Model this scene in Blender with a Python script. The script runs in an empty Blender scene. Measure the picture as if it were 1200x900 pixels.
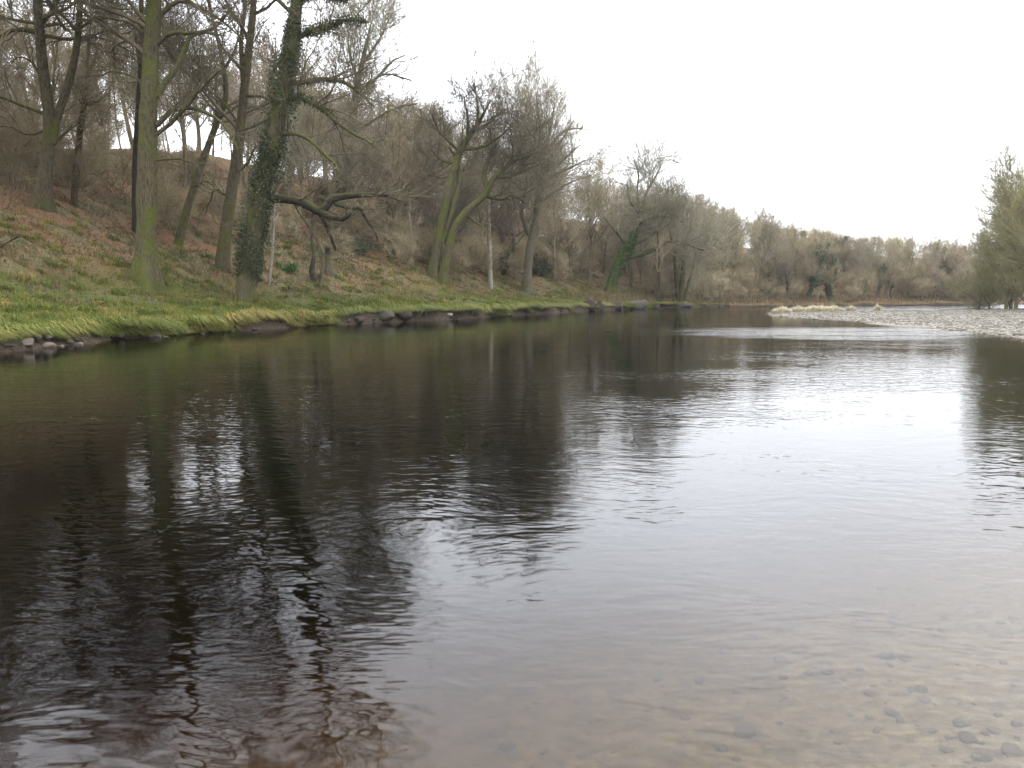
import bpy, math, random
import numpy as np

SC = bpy.context.scene
DEBUG = False
COL = SC.collection
RNG = np.random.default_rng(11)
random.seed(5)

# ------------------------------------------------------------------ camera model
F = 942.0                      # focal length in pixels of the 1200 x 900 photograph
CAM_H = 1.8
PITCH = math.atan(105.0 / F)   # horizon 105 px above the centre
CP, SP = math.cos(PITCH), math.sin(PITCH)

def ray(px, py):
    a, b = (px - 600) / F, (450 - py) / F
    return np.array([a, CP + b * SP, -SP + b * CP])

def P(px, py, Y):
    d = ray(px, py)
    return np.array([0, 0, CAM_H]) + d * (Y / d[1])

def project(p):
    x, y, z = p[0], p[1], p[2] - CAM_H
    dep = y * CP - z * SP
    up = y * SP + z * CP
    return 600 + F * x / dep, 450 - F * up / dep, dep

# ------------------------------------------------------------------ numpy noise
_perm = np.random.default_rng(3).permutation(4096)
_vals = np.random.default_rng(4).uniform(-1, 1, 4096)
def _h(ix, iy):
    return _vals[_perm[(ix + _perm[iy & 4095]) & 4095]]
def vnoise(x, y):
    x = np.asarray(x, float); y = np.asarray(y, float)
    ix = np.floor(x).astype(int); iy = np.floor(y).astype(int)
    fx = x - ix; fy = y - iy
    fx = fx * fx * (3 - 2 * fx); fy = fy * fy * (3 - 2 * fy)
    ix &= 4095; iy &= 4095; jx = (ix + 1) & 4095; jy = (iy + 1) & 4095
    a = _h(ix, iy) * (1 - fx) + _h(jx, iy) * fx
    b = _h(ix, jy) * (1 - fx) + _h(jx, jy) * fx
    return a * (1 - fy) + b * fy
def fbm(x, y, s, o=4):
    r = 0; a = 1.0
    for k in range(o):
        r = r + a * vnoise(np.asarray(x) / s + 17.3 * k, np.asarray(y) / s + 9.1 * k); a *= .5; s *= .5
    return r
def sm(a, b, x):
    t = np.clip((x - a) / (b - a), 0, 1)
    return t * t * (3 - 2 * t)

def catmull(pts, n):
    pts = np.asarray(pts, float)
    q = np.vstack([2 * pts[0] - pts[1], pts, 2 * pts[-1] - pts[-2]])
    m = len(pts) - 1
    t = np.linspace(0, m - 1e-9, n)
    i = np.floor(t).astype(int); f = (t - i)[:, None]
    p0, p1, p2, p3 = q[i], q[i + 1], q[i + 2], q[i + 3]
    return .5 * (2 * p1 + (p2 - p0) * f + (2 * p0 - 5 * p1 + 4 * p2 - p3) * f * f + (3 * p1 - p0 - 3 * p2 + p3) * f ** 3)

# ------------------------------------------------------------------ terrain
LEFT = catmull([(-24, -60), (-19, -20), (-17, 8), (-16, 25), (-15.2, 34), (-10.3, 48), (-3.2, 60), (9.5, 89),
                (24, 111), (42, 128), (62, 138), (95, 146), (150, 152), (260, 158), (420, 160)], 150)
RIGHT = catmull([(-30, -60), (-9, -12), (-2.6, -1.2), (0.4, 1.2), (2.3, 3.0), (4.2, 4.5), (9.5, 9), (15.5, 17), (18.6, 25),
                 (20.2, 31), (21.8, 38), (22.6, 48), (21.6, 60), (22.2, 70), (23.8, 77), (26.5, 82), (33, 84.5), (42, 86), (50, 88), (56, 94), (68, 101),
                 (90, 106), (150, 114), (420, 122)], 170)

def sdist(x, y, line, side):
    """signed distance to a polyline; positive on the side given (+1 left of travel, -1 right)"""
    x = np.asarray(x, float).ravel(); y = np.asarray(y, float).ravel()
    best = np.full(x.shape, 1e9); sg = np.zeros(x.shape)
    for k in range(len(line) - 1):
        a, b = line[k], line[k + 1]
        d = b - a; L2 = d @ d
        t = ((x - a[0]) * d[0] + (y - a[1]) * d[1]) / L2
        if k > 0: t = np.maximum(t, 0)
        if k < len(line) - 2: t = np.minimum(t, 1)
        qx = x - (a[0] + t * d[0]); qy = y - (a[1] + t * d[1])
        dd = np.hypot(qx, qy)
        cr = d[0] * (y - a[1]) - d[1] * (x - a[0])
        m = dd < best
        best[m] = dd[m]; sg[m] = np.sign(cr[m])
    return best * sg * side

def left_height(x, y, s):
    s = s + .5 * fbm(x, y, 3.0, 3) * sm(-.5, .5, s)
    u = np.arctan2(x, np.maximum(y, 1))                 # bearing from the viewpoint
    k = np.interp(u, [-.9, -.50, -.30, -.1, .1, .3, .55], [.50, .46, .41, .40, .36, .27, .20])
    smax = np.interp(u, [-.7, -.3, 0, .3], [54, 54, 54, 46])
    lip = np.interp(u, [-.65, -.5, -.2, .1, .3], [.26, .34, .46, .42, .10]) * (1 + .25 * fbm(x, y, 4.5, 2))
    z = lip * sm(0.0, .55, s) + .24 * np.clip(s, 0, 6) + .03 * np.clip(s - 6, 0, 3)
    far = np.clip(s - 6, 0, smax)
    z = z + k * far - k * .5 * np.clip(far - smax * .7, 0, None) + .02 * np.clip(s - 60, 0, 400)
    cap = .9 + .178 * y + .25 * fbm(x, y, 14, 2)
    z = np.where(x < 0, np.minimum(z, cap), z)
    z = z + sm(.3, 3, s) * (.15 * fbm(x, y, 2.2, 4)) + sm(3, 8, s) * .2 * fbm(x, y, 3.1, 3) + sm(6, 18, s) * .5 * fbm(x, y, 9, 3)
    bed = -np.minimum(1.25, .5 * np.abs(np.minimum(s, 0)) + .12 * sm(0, -.3, s))
    return np.where(s > 0, z, bed)

def right_height(x, y, s):
    n = .05 * fbm(x, y, 1.8, 3) + .07 * fbm(x, y, 6, 2)
    s2 = s + 1.2 * fbm(x, y, 6, 2) * sm(8, 20, y)
    z = np.minimum(.06 * s2, .14 + .002 * s2) + .7 * n * sm(0, 3, s2) + .9 * sm(30, 60, s2)
    bed = -np.minimum(1.25, .03 + .16 * np.abs(np.minimum(s2, 0)) + .05 * np.clip(-s2 - 2.5, 0, 10)) + .25 * n * sm(0, -2, s2)
    return np.where(s2 > 0, z, bed)

def height(x, y):
    sh = np.shape(x)
    x = np.asarray(x, float).ravel(); y = np.asarray(y, float).ravel()
    sl = sdist(x, y, LEFT, 1); sr = sdist(x, y, RIGHT, -1)
    return np.maximum(left_height(x, y, sl), right_height(x, y, sr)).reshape(sh)

def H(x, y):
    return float(height(np.array([x]), np.array([y]))[0])

def ground_hit(px, py, y0=20, y1=260):
    d = ray(px, py); Y = np.linspace(y0, y1, 2400)
    X = d[0] / d[1] * Y; Z = CAM_H + d[2] / d[1] * Y
    h = height(X, Y)
    i = np.argmax(h >= Z) if (h >= Z).any() else len(Y) - 1
    return np.array([X[i], Y[i], h[i]])

# ------------------------------------------------------------------ mesh buffer
class MB:
    def __init__(s): s.v = []; s.q = []; s.t = []; s.n = 0; s.a = []
    def add(s, v, q=None, t=None, attr=None):
        v = np.asarray(v, np.float32).reshape(-1, 3)
        if q is not None and len(q): s.q.append(np.asarray(q, np.int32) + s.n)
        if t is not None and len(t): s.t.append(np.asarray(t, np.int32) + s.n)
        s.v.append(v); s.n += len(v)
        s.a.append(np.zeros(len(v), np.float32) if attr is None else np.broadcast_to(np.asarray(attr, np.float32), (len(v),)))
    def mesh(s, name, mat, smooth=True, attr=False):
        v = np.concatenate(s.v)
        q = np.concatenate(s.q) if s.q else np.zeros((0, 4), np.int32)
        t = np.concatenate(s.t) if s.t else np.zeros((0, 3), np.int32)
        me = bpy.data.meshes.new(name)
        me.vertices.add(len(v)); me.vertices.foreach_set('co', v.ravel())
        nl = q.size + t.size
        me.loops.add(nl); me.loops.foreach_set('vertex_index', np.concatenate([q.ravel(), t.ravel()]))
        npoly = len(q) + len(t)
        me.polygons.add(npoly)
        ls = np.concatenate([np.arange(len(q)) * 4, q.size + np.arange(len(t)) * 3]).astype(np.int32)
        me.polygons.foreach_set('loop_start', ls)
        me.polygons.foreach_set('use_smooth', np.full(npoly, smooth, bool))
        if attr:
            at = me.attributes.new('rnd', 'FLOAT', 'POINT')
            at.data.foreach_set('value', np.concatenate(s.a).astype(np.float32))
        me.update(calc_edges=True)
        me.materials.append(mat)
        return me

def link(name, me, parent=None):
    o = bpy.data.objects.new(name, me); COL.objects.link(o)
    if parent is not None: o.parent = parent
    return o
def tag(o, label=None, cat=None, group=None, kind=None):
    if label: o['label'] = label
    if cat: o['category'] = cat
    if group: o['group'] = group
    if kind: o['kind'] = kind
    return o
def empty(name, loc, label, cat, group=None):
    o = bpy.data.objects.new(name, None); COL.objects.link(o); o.location = loc
    o.empty_display_size = .3
    return tag(o, label, cat, group)

# ------------------------------------------------------------------ materials
class NT:
    def __init__(s, name):
        s.m = bpy.data.materials.new(name); s.m.use_nodes = True
        s.t = s.m.node_tree; s.t.nodes.clear()
        s.out = s.t.nodes.new('ShaderNodeOutputMaterial')
    def n(s, typ, **kw):
        x = s.t.nodes.new('ShaderNode' + typ)
        for k, v in kw.items():
            if k.startswith('i_'):
                x.inputs[k[2:].replace('_', ' ')].default_value = v
            else: setattr(x, k, v)
        return x
    def l(s, a, b): s.t.links.new(a, b)
    def val(s, inp, v):
        if hasattr(v, 'is_output') or hasattr(v, 'node'): s.l(v, inp)
        else: inp.default_value = v
    def noise(s, vec, scale, detail=4, rough=.55, out='Fac'):
        x = s.n('TexNoise'); x.inputs['Scale'].default_value = scale
        x.inputs['Detail'].default_value = detail; x.inputs['Roughness'].default_value = rough
        if vec is not None: s.l(vec, x.inputs['Vector'])
        return x.outputs[out]
    def ramp(s, fac, stops):
        x = s.n('ValToRGB'); e = x.color_ramp.elements
        while len(e) < len(stops): e.new(.5)
        for el, (p, c) in zip(e, stops):
            el.position = p; el.color = (*c, 1) if len(c) == 3 else c
        s.l(fac, x.inputs['Fac']); return x.outputs['Color']
    def mix(s, fac, a, b, mode='MIX'):
        x = s.n('Mix', data_type='RGBA', blend_type=mode)
        s.val(x.inputs['Factor'], fac)
        for sock, v in ((x.inputs[6], a), (x.inputs[7], b)):
            if isinstance(v, tuple): sock.default_value = (*v, 1) if len(v) == 3 else v
            else: s.l(v, sock)
        return x.outputs[2]
    def math(s, op, a, b=0, c=0, clamp=False):
        x = s.n('Math', operation=op, use_clamp=clamp)
        s.val(x.inputs[0], a); s.val(x.inputs[1], b); s.val(x.inputs[2], c)
        return x.outputs[0]
    def vmath(s, op, a, b=None):
        x = s.n('VectorMath', operation=op)
        s.val(x.inputs[0], a)
        if b is not None: s.val(x.inputs[1], b)
        return x
    def smooth(s, v, a, b):
        x = s.n('MapRange', interpolation_type='SMOOTHSTEP'); s.val(x.inputs[0], v)
        x.inputs[1].default_value = a; x.inputs[2].default_value = b
        return x.outputs[0]
    def bsdf(s, col, rough=.9, normal=None, spec=.25):
        x = s.n('BsdfPrincipled')
        s.val(x.inputs['Base Color'], (*col, 1) if isinstance(col, tuple) else col)
        s.val(x.inputs['Roughness'], rough); x.inputs['Specular IOR Level'].default_value = spec
        if normal is not None: s.l(normal, x.inputs['Normal'])
        s.l(x.outputs[0], s.out.inputs['Surface']); return x
    def bump(s, h, strength, dist):
        x = s.n('Bump'); x.inputs['Strength'].default_value = strength; x.inputs['Distance'].default_value = dist
        s.l(h, x.inputs['Height']); return x.outputs[0]

def bark(name, base, dark, moss, mossiness):
    t = NT(name); tc = t.n('TexCoord'); ge = t.n('NewGeometry'); pos = ge.outputs['Position']
    mp = t.n('Mapping'); mp.inputs['Scale'].default_value = (1, 1, .22); t.l(pos, mp.inputs[0])
    fine = t.noise(mp.outputs[0], 14, 5, .65)
    big = t.noise(pos, .9, 4, .6)
    c = t.ramp(fine, [(.32, dark), (.62, base)])
    sep = t.n('SeparateXYZ'); t.l(ge.outputs['Normal'], sep.inputs[0])
    up = t.math('MULTIPLY_ADD', sep.outputs['Z'], .22, big)
    mf = t.math('MULTIPLY', t.smooth(up, .62 - .3 * mossiness, .72 - .2 * mossiness), .85)
    mcol = t.ramp(t.noise(pos, 9, 3), [(.3, tuple(k * .55 for k in moss)), (.7, moss)])
    c = t.mix(mf, c, mcol)
    t.bsdf(c, .95, t.bump(fine, 1, .09), .1)
    return t.m

def twig(name, a, b):
    t = NT(name); oi = t.n('ObjectInfo'); ge = t.n('NewGeometry')
    c = t.mix(oi.outputs['Random'], a, b)
    nz = t.noise(ge.outputs['Position'], .7, 2)
    c = t.mix(t.smooth(nz, .4, .65), c, tuple(.75 * k for k in a))
    t.bsdf(c, .9, None, .1); return t.m

def leafmat(name, a, b, c2=None, rough=.45):
    t = NT(name); at = t.n('Attribute', attribute_name='rnd')
    stops = [(0, a), (.75, b)] + ([(1, c2)] if c2 else [])
    c = t.ramp(at.outputs['Fac'], stops)
    x = t.bsdf(c, rough, None, .35)
    tr = t.n('BsdfTranslucent'); t.l(c, tr.inputs[0])
    mx = t.n('MixShader'); mx.inputs[0].default_value = .22
    t.l(x.outputs[0], mx.inputs[1]); t.l(tr.outputs[0], mx.inputs[2]); t.l(mx.outputs[0], t.out.inputs[0])
    return t.m

M = {}
M['bark_oak'] = bark('bark_oak', (.098, .08, .048), (.026, .021, .012), (.085, .086, .022), .42)
M['bark_moss'] = bark('bark_mossy', (.10, .085, .048), (.027, .023, .012), (.09, .098, .022), .62)
M['bark_grey'] = bark('bark_grey', (.12, .105, .075), (.045, .038, .027), (.085, .085, .03), .4)
M['bark_dark'] = bark('bark_dark', (.05, .042, .03), (.018, .015, .011), (.07, .075, .022), .3)
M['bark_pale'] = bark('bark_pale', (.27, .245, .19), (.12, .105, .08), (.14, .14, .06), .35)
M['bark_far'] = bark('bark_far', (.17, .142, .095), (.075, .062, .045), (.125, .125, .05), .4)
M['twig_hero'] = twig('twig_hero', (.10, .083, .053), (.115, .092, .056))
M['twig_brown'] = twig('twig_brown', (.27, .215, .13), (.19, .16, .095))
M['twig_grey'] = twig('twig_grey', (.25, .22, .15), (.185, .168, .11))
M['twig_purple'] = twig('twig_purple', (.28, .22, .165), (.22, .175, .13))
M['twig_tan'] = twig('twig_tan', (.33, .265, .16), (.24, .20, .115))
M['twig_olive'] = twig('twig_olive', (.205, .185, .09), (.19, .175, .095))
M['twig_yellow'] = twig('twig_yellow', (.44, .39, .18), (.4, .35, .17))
M['ivy_dark'] = leafmat('ivy_dark', (.02, .028, .009), (.05, .062, .02), (.10, .11, .045))
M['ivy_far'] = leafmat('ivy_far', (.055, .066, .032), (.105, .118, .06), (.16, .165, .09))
M['ivy_green'] = leafmat('ivy_green', (.03, .075, .012), (.06, .125, .02), (.10, .155, .04))
M['holly'] = leafmat('holly', (.025, .036, .018), (.055, .072, .036), (.10, .12, .07))
M['grass'] = leafmat('grass_blades', (.055, .075, .007), (.12, .135, .012), (.25, .175, .055), .7)
M['straw'] = leafmat('straw', (.40, .34, .22), (.54, .48, .34), (.66, .61, .49), .7)
M['litter'] = leafmat('leaf_litter', (.06, .036, .02), (.12, .075, .038), (.17, .13, .07), .8)
M['bracken'] = leafmat('bracken', (.08, .055, .026), (.155, .11, .055), (.23, .19, .10), .8)

def stone_mat(name, a, b, c3, wet=False, moss=0):
    t = NT(name); ge = t.n('NewGeometry'); oi = t.n('ObjectInfo'); p = ge.outputs['Position']
    n1 = t.noise(p, 3.2, 5, .6); n2 = t.noise(p, 30, 4, .6)
    at = t.n('Attribute', attribute_name='rnd')
    f = t.math('ADD', t.math('MULTIPLY', n1, .5), t.math('MULTIPLY', t.math('ADD', at.outputs['Fac'], oi.outputs['Random']), .25))
    c = t.ramp(f, [(.25, a), (.5, b), (.75, c3)])
    c = t.mix(t.math('MULTIPLY', n2, .5), c, tuple(k * .5 for k in a))
    if moss:
        sep = t.n('SeparateXYZ'); t.l(ge.outputs['Normal'], sep.inputs[0])
        mf = t.smooth(t.math('MULTIPLY_ADD', sep.outputs['Z'], .3, t.noise(p, 2.5, 3)), .66 - .1 * moss, .8 - .1 * moss)
        c = t.mix(mf, c, (.10, .11, .03))
    t.bsdf(c, .85, t.bump(n2, .5, .02), 0.0 if wet else .2)
    return t.m
M['rock'] = stone_mat('bank_rock', (.09, .072, .053), (.17, .145, .112), (.40, .37, .31))
M['rock_dark'] = stone_mat('dark_bank_rock', (.03, .024, .018), (.06, .05, .038), (.11, .095, .075))
M['pebble'] = stone_mat('pebble', (.105, .092, .07), (.175, .158, .128), (.26, .24, .20))
M['bedstone'] = stone_mat('bed_stone', (.034, .026, .016), (.062, .048, .031), (.095, .08, .058), wet=True)

# ------------------------------------------------------------------ ground (one sheet, includes the river bed)
def ground_material():
    t = NT('ground'); ge = t.n('NewGeometry'); p = ge.outputs['Position']
    a_s = t.n('Attribute', attribute_name='inland').outputs['Fac']
    a_r = t.n('Attribute', attribute_name='gravel').outputs['Fac']
    sep = t.n('SeparateXYZ'); t.l(p, sep.inputs[0])
    nrm = t.n('SeparateXYZ'); t.l(ge.outputs['Normal'], nrm.inputs[0])
    n1 = t.noise(p, .35, 5, .6); n2 = t.noise(p, 1.6, 5, .6); n3 = t.noise(p, 9, 4, .6); n4 = t.noise(p, 40, 3, .6)
    grass = t.ramp(n2, [(.3, (.026, .034, .005)), (.5, (.05, .058, .009)), (.7, (.085, .076, .02))])
    litter = t.mix(t.smooth(n1, .46, .56), t.ramp(n3, [(.3, (.05, .029, .014)), (.5, (.115, .062, .03)), (.68, (.16, .10, .052))]), t.ramp(n3, [(.3, (.04, .034, .015)), (.5, (.085, .072, .032)), (.68, (.135, .11, .055))]))
    soil = t.ramp(n3, [(.3, (.012, .009, .006)), (.5, (.032, .023, .014)), (.7, (.075, .055, .034))])
    f = t.math('ADD', t.math('MULTIPLY', t.math('SUBTRACT', n1, .5), 26), a_s)
    f = t.math('MULTIPLY_ADD', t.smooth(sep.outputs['X'], 26, 40), 18, f)          # no turf on the far wooded bank
    f = t.math('MULTIPLY_ADD', t.math('MULTIPLY', t.smooth(sep.outputs['Y'], 52, 36), t.smooth(sep.outputs['X'], -15, -22)), -2, f)   # turf climbs the near hill
    c = t.mix(t.smooth(f, 3.5, 9), grass, litter)
    c = t.mix(t.math('MULTIPLY', t.smooth(n2, .54, .64), .85), c, t.mix(.6, litter, soil))
    steep = t.smooth(nrm.outputs['Z'], .80, .55)
    low = t.smooth(a_s, 1.3, .5)
    c = t.mix(t.math('MAXIMUM', t.math('MULTIPLY', steep, low), t.smooth(a_s, .62, .4)), c, soil)
    # gravel side
    v = t.n('TexVoronoi'); v.inputs['Scale'].default_value = 11; t.l(p, v.inputs['Vector'])
    vc = t.n('SeparateColor'); t.l(v.outputs['Color'], vc.inputs[0])
    v2 = t.n('TexVoronoi'); v2.inputs['Scale'].default_value = 26; t.l(p, v2.inputs['Vector'])
    vc2 = t.n('SeparateColor'); t.l(v2.outputs['Color'], vc2.inputs[0])
    mixv = t.math('ADD', t.math('MULTIPLY', vc.outputs[0], .5), t.math('MULTIPLY', vc2.outputs[0], .5))
    grav = t.ramp(mixv, [(.1, (.09, .079, .06)), (.45, (.155, .14, .113)), (.9, (.225, .207, .172))])
    bed = t.ramp(mixv, [(.1, (.04, .031, .02)), (.5, (.068, .054, .036)), (.9, (.10, .084, .06))])
    gr = t.mix(t.smooth(sep.outputs['Z'], -.02, .05), bed, grav)
    c = t.mix(a_r, c, gr)
    hgt = t.math('ADD', n3, t.math('MULTIPLY', t.math('SUBTRACT', 1, v.outputs['Distance']), a_r))
    t.bsdf(c, .95, t.bump(t.math('ADD', hgt, t.math('MULTIPLY', n4, .4)), .8, .06), .15)
    return t.m

def axis(segs):
    out = []
    for a, b, st in segs: out.append(np.arange(a, b, st))
    return np.concatenate(out + [[segs[-1][1]]])
gx = axis([(-1500, -300, 150), (-300, -120, 15), (-120, -40, 2.0), (-40, 12, .26), (12, 40, .45), (40, 90, .8), (90, 160, 3), (160, 400, 20), (400, 1500, 150)])
gy = axis([(-600, -60, 60), (-60, -4, 4), (-4, 1, .4), (1, 8, .13), (8, 24, .5), (24, 66, .26), (66, 115, .5), (115, 160, .9), (160, 260, 4), (260, 500, 30), (500, 1500, 125)])
GX, GY = np.meshgrid(gx, gy)
SL = sdist(GX, GY, LEFT, 1).reshape(GX.shape); SR = sdist(GX, GY, RIGHT, -1).reshape(GX.shape)
zl = left_height(GX.ravel(), GY.ravel(), SL.ravel()).reshape(GX.shape)
zr = right_height(GX.ravel(), GY.ravel(), SR.ravel()).reshape(GX.shape)
GZ = np.maximum(zl, zr)
# undercut: the turf lip leans over the water, the soil face below is eaten back
e = 1.0
dxs = np.gradient(SL, axis=1) / np.maximum(np.gradient(GX, axis=1), 1e-6); dys = np.gradient(SL, axis=0) / np.maximum(np.gradient(GY, axis=0), 1e-6)
nn = np.maximum(np.hypot(dxs, dys), 1e-3); dxs /= nn; dys /= nn
und = sm(.0, .5, vnoise(GX / 2.6, GY / 2.6) + .45) * sm(15, 20, GY)
push = und * (-.6 * sm(.45, .75, SL) * sm(2.6, 1.0, SL) + .30 * sm(-.5, .1, SL) * sm(.6, .35, SL))
nz_ = .16 * fbm(GX + 31, GY, .9, 3) * sm(-.4, .1, SL) * sm(1.6, .8, SL) * sm(15, 20, GY)
push = push + nz_
VX, VY = GX + dxs * push, GY + dys * push
ny, nx = GX.shape
ii = np.arange(ny * nx).reshape(ny, nx)
quads = np.stack([ii[:-1, :-1], ii[:-1, 1:], ii[1:, 1:], ii[1:, :-1]], -1).reshape(-1, 4)
mb = MB(); mb.add(np.stack([VX, VY, GZ], -1).reshape(-1, 3), quads)
gme = mb.mesh('ground', ground_material())
at = gme.attributes.new('inland', 'FLOAT', 'POINT'); at.data.foreach_set('value', np.clip(SL, -50, 400).ravel().astype(np.float32))
at = gme.attributes.new('gravel', 'FLOAT', 'POINT')
right_side = (zr >= zl) | (SL < -3.5)
gravel = right_side.astype(np.float32) * sm(40, 24, SR)
at.data.foreach_set('value', gravel.ravel().astype(np.float32))
tag(link('ground', gme), kind='structure')

# ------------------------------------------------------------------ water: a closed body, peat-brown inside
def water_material():
    t = NT('water'); ge = t.n('NewGeometry'); p = ge.outputs['Position']
    def field(vec):
        """height of the ripples (metres) at a point: crossing trains of stretched noise"""
        wv = t.n('TexNoise'); wv.inputs['Scale'].default_value = .33; wv.inputs['Detail'].default_value = 2
        t.l(vec, wv.inputs['Vector'])
        wsub = t.vmath('SUBTRACT', wv.outputs['Color'], (.5, .5, .5)).outputs[0]
        wsc = t.n('VectorMath', operation='SCALE'); t.l(wsub, wsc.inputs[0]); wsc.inputs['Scale'].default_value = 1.6
        wp = t.vmath('ADD', vec, wsc.outputs[0]).outputs[0]
        tot = None
        for rot, sx, sy, det, amp in WAVES:
            mp = t.n('Mapping'); mp.inputs['Rotation'].default_value = (0, 0, math.radians(rot))
            mp.inputs['Scale'].default_value = (sx, sy, 1); t.l(wp, mp.inputs[0])
            nz = t.noise(mp.outputs[0], 1.0, det, .5)
            tot = t.math('MULTIPLY', nz, amp) if tot is None else t.math('MULTIPLY_ADD', nz, amp, tot)
        return tot
    EPS = .012
    h0 = field(p); hx = field(t.vmath('ADD', p, (EPS, 0, 0)).outputs[0]); hy = field(t.vmath('ADD', p, (0, EPS, 0)).outputs[0])
    sx = t.math('DIVIDE', t.math('SUBTRACT', hx, h0), EPS); sy = t.math('DIVIDE', t.math('SUBTRACT', hy, h0), EPS)
    # gusts: calm and ruffled patches lying across the river
    mp = t.n('Mapping'); mp.inputs['Scale'].default_value = (.10, .22, 1); mp.inputs['Rotation'].default_value = (0, 0, .3); t.l(p, mp.inputs[0])
    gust = t.smooth(t.noise(mp.outputs[0], 1, 3, .55), .34, .66)
    sep = t.n('SeparateXYZ'); t.l(p, sep.inputs[0]); X, Y = sep.outputs['X'], sep.outputs['Y']
    amp = t.math('MULTIPLY_ADD', gust, .9, .45)
    # the shallow riffle off the tip of the gravel bar
    def band(v, a, b, c, d): return t.math('MULTIPLY', t.smooth(v, a, b), t.smooth(v, d, c))
    yb = t.math('MULTIPLY_ADD', t.noise(p, .12, 2), 7, Y)
    rif = t.math('MULTIPLY', band(yb, 35, 38.5, 44, 50), t.smooth(X, 4, 12))
    mp2 = t.n('Mapping'); mp2.inputs['Scale'].default_value = (.12, .7, 1); t.l(p, mp2.inputs[0])
    rif = t.math('MULTIPLY', rif, t.smooth(t.noise(mp2.outputs[0], 1, 3, .6), .30, .50))
    # a little broken water round a sunken stone on the left
    yw = t.math('MULTIPLY_ADD', X, -.13, Y)
    wk = t.math('MULTIPLY', band(yw, 11.95, 12.2, 12.4, 12.75), t.smooth(X, -4.9, -6.2))
    wk = t.math('MULTIPLY', wk, t.smooth(t.noise(mp2.outputs[0], 6, 3, .6), .42, .6))
    # the left reach under the trees is smoother
    amp = t.math('MULTIPLY', amp, t.math('MULTIPLY_ADD', t.smooth(Y, 16, 34), -.45, 1))
    amp = t.math('ADD', amp, t.math('MULTIPLY', rif, 4.2))
    amp = t.math('ADD', amp, t.math('MULTIPLY', t.math('MULTIPLY', t.smooth(X, 28, 42), t.smooth(Y, 80, 88)), 5.5))   # rapid beyond the bar
    amp = t.math('ADD', amp, t.math('MULTIPLY', wk, 3.5))
    amp = t.math('MULTIPLY', amp, RIPPLE)
    nv = t.n('CombineXYZ'); t.l(t.math('MULTIPLY', t.math('MULTIPLY', sx, amp), -1), nv.inputs[0])
    t.l(t.math('MULTIPLY', t.math('MULTIPLY', sy, amp), -1), nv.inputs[1]); nv.inputs[2].default_value = 1
    N = t.vmath('NORMALIZE', nv.outputs[0]).outputs[0]
    # seen from either side; wave faces turned away from the eye are hidden behind those turned to it
    sgn = t.n('VectorMath', operation='SCALE'); t.l(N, sgn.inputs[0]); t.l(t.math('MULTIPLY_ADD', ge.outputs['Backfacing'], -2, 1), sgn.inputs['Scale'])
    N = sgn.outputs[0]
    d0 = t.vmath('DOT_PRODUCT', N, ge.outputs['Incoming']).outputs['Value']
    fl = t.n('VectorMath', operation='SCALE'); t.l(ge.outputs['Incoming'], fl.inputs[0]); t.l(t.math('MULTIPLY', t.math('MINIMUM', d0, 0), -2), fl.inputs['Scale'])
    N = t.vmath('NORMALIZE', t.vmath('ADD', N, fl.outputs[0]).outputs[0]).outputs[0]
    dt = t.vmath('DOT_PRODUCT', N, ge.outputs['Incoming']).outputs['Value']
    cs = t.math('ABSOLUTE', dt)
    fr = t.math('MULTIPLY_ADD', t.math('POWER', t.math('SUBTRACT', 1, cs, clamp=True), 5), .98, .02)
    gl = t.n('BsdfGlossy'); gl.inputs['Roughness'].default_value = .035; t.l(N, gl.inputs['Normal'])
    trn = t.n('BsdfTransparent')
    mx = t.n('MixShader'); t.l(fr, mx.inputs[0]); t.l(trn.outputs[0], mx.inputs[1]); t.l(gl.outputs[0], mx.inputs[2])
    t.l(mx.outputs[0], t.out.inputs['Surface'])
    va = t.n('VolumeAbsorption'); va.inputs['Color'].default_value = (.75, .66, .40, 1); va.inputs['Density'].default_value = 3.6
    t.l(va.outputs[0], t.out.inputs['Volume'])
    return t.m
#         rotation, frequency along / across the crest, detail, amplitude
WAVES = [(8, .9, 2.1, 2, .0078), (-34, 2.2, 4.4, 2, .0066), (41, 3.8, 6.6, 1, .0050), (-12, 6.5, 11.5, 1, .0034), (20, 11, 19, 0, .0017)]
RIPPLE = .78
wx = [-260, 420]; wy = [-70, 330]
mb = MB()
nxw, nyw = 18, 12
X, Y = np.meshgrid(np.linspace(*wx, nxw), np.linspace(*wy, nyw))
top = np.stack([X, Y, np.zeros_like(X)], -1).reshape(-1, 3)
i2 = np.arange(nxw * nyw).reshape(nyw, nxw)
q = np.stack([i2[:-1, :-1], i2[:-1, 1:], i2[1:, 1:], i2[1:, :-1]], -1).reshape(-1, 4)
nt = len(top); bot = top - [0, 0, 6]
edge = np.concatenate([i2[0, :], i2[1:, -1], i2[-1, -2::-1], i2[-2:0:-1, 0]])
en = np.roll(edge, -1)
side = np.stack([en, edge, edge + nt, en + nt], -1)
mb.add(np.vstack([top, bot]), np.vstack([q, q[:, ::-1] + nt, side]))
tag(link('river_water', mb.mesh('river_water', water_material(), smooth=False)), kind='structure')

# ------------------------------------------------------------------ branch growing
def nrm(v): return v / np.maximum(np.linalg.norm(v, axis=-1, keepdims=True), 1e-9)

def walk(start, d, length, r0, rtip, S, wig, up, rng, power=.8):
    N = len(start)
    pts = np.zeros((N, S + 1, 3)); pts[:, 0] = start
    d = nrm(d); st = (length / S)[:, None]
    for k in range(S):
        d = nrm(d + wig * rng.normal(size=(N, 3)) + np.array([0, 0, 1]) * up)
        pts[:, k + 1] = pts[:, k] + d * st
    f = np.linspace(0, 1, S + 1)[None]
    rad = rtip + (r0[:, None] - rtip) * (1 - f) ** power
    return pts, np.maximum(rad, rtip)

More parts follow.
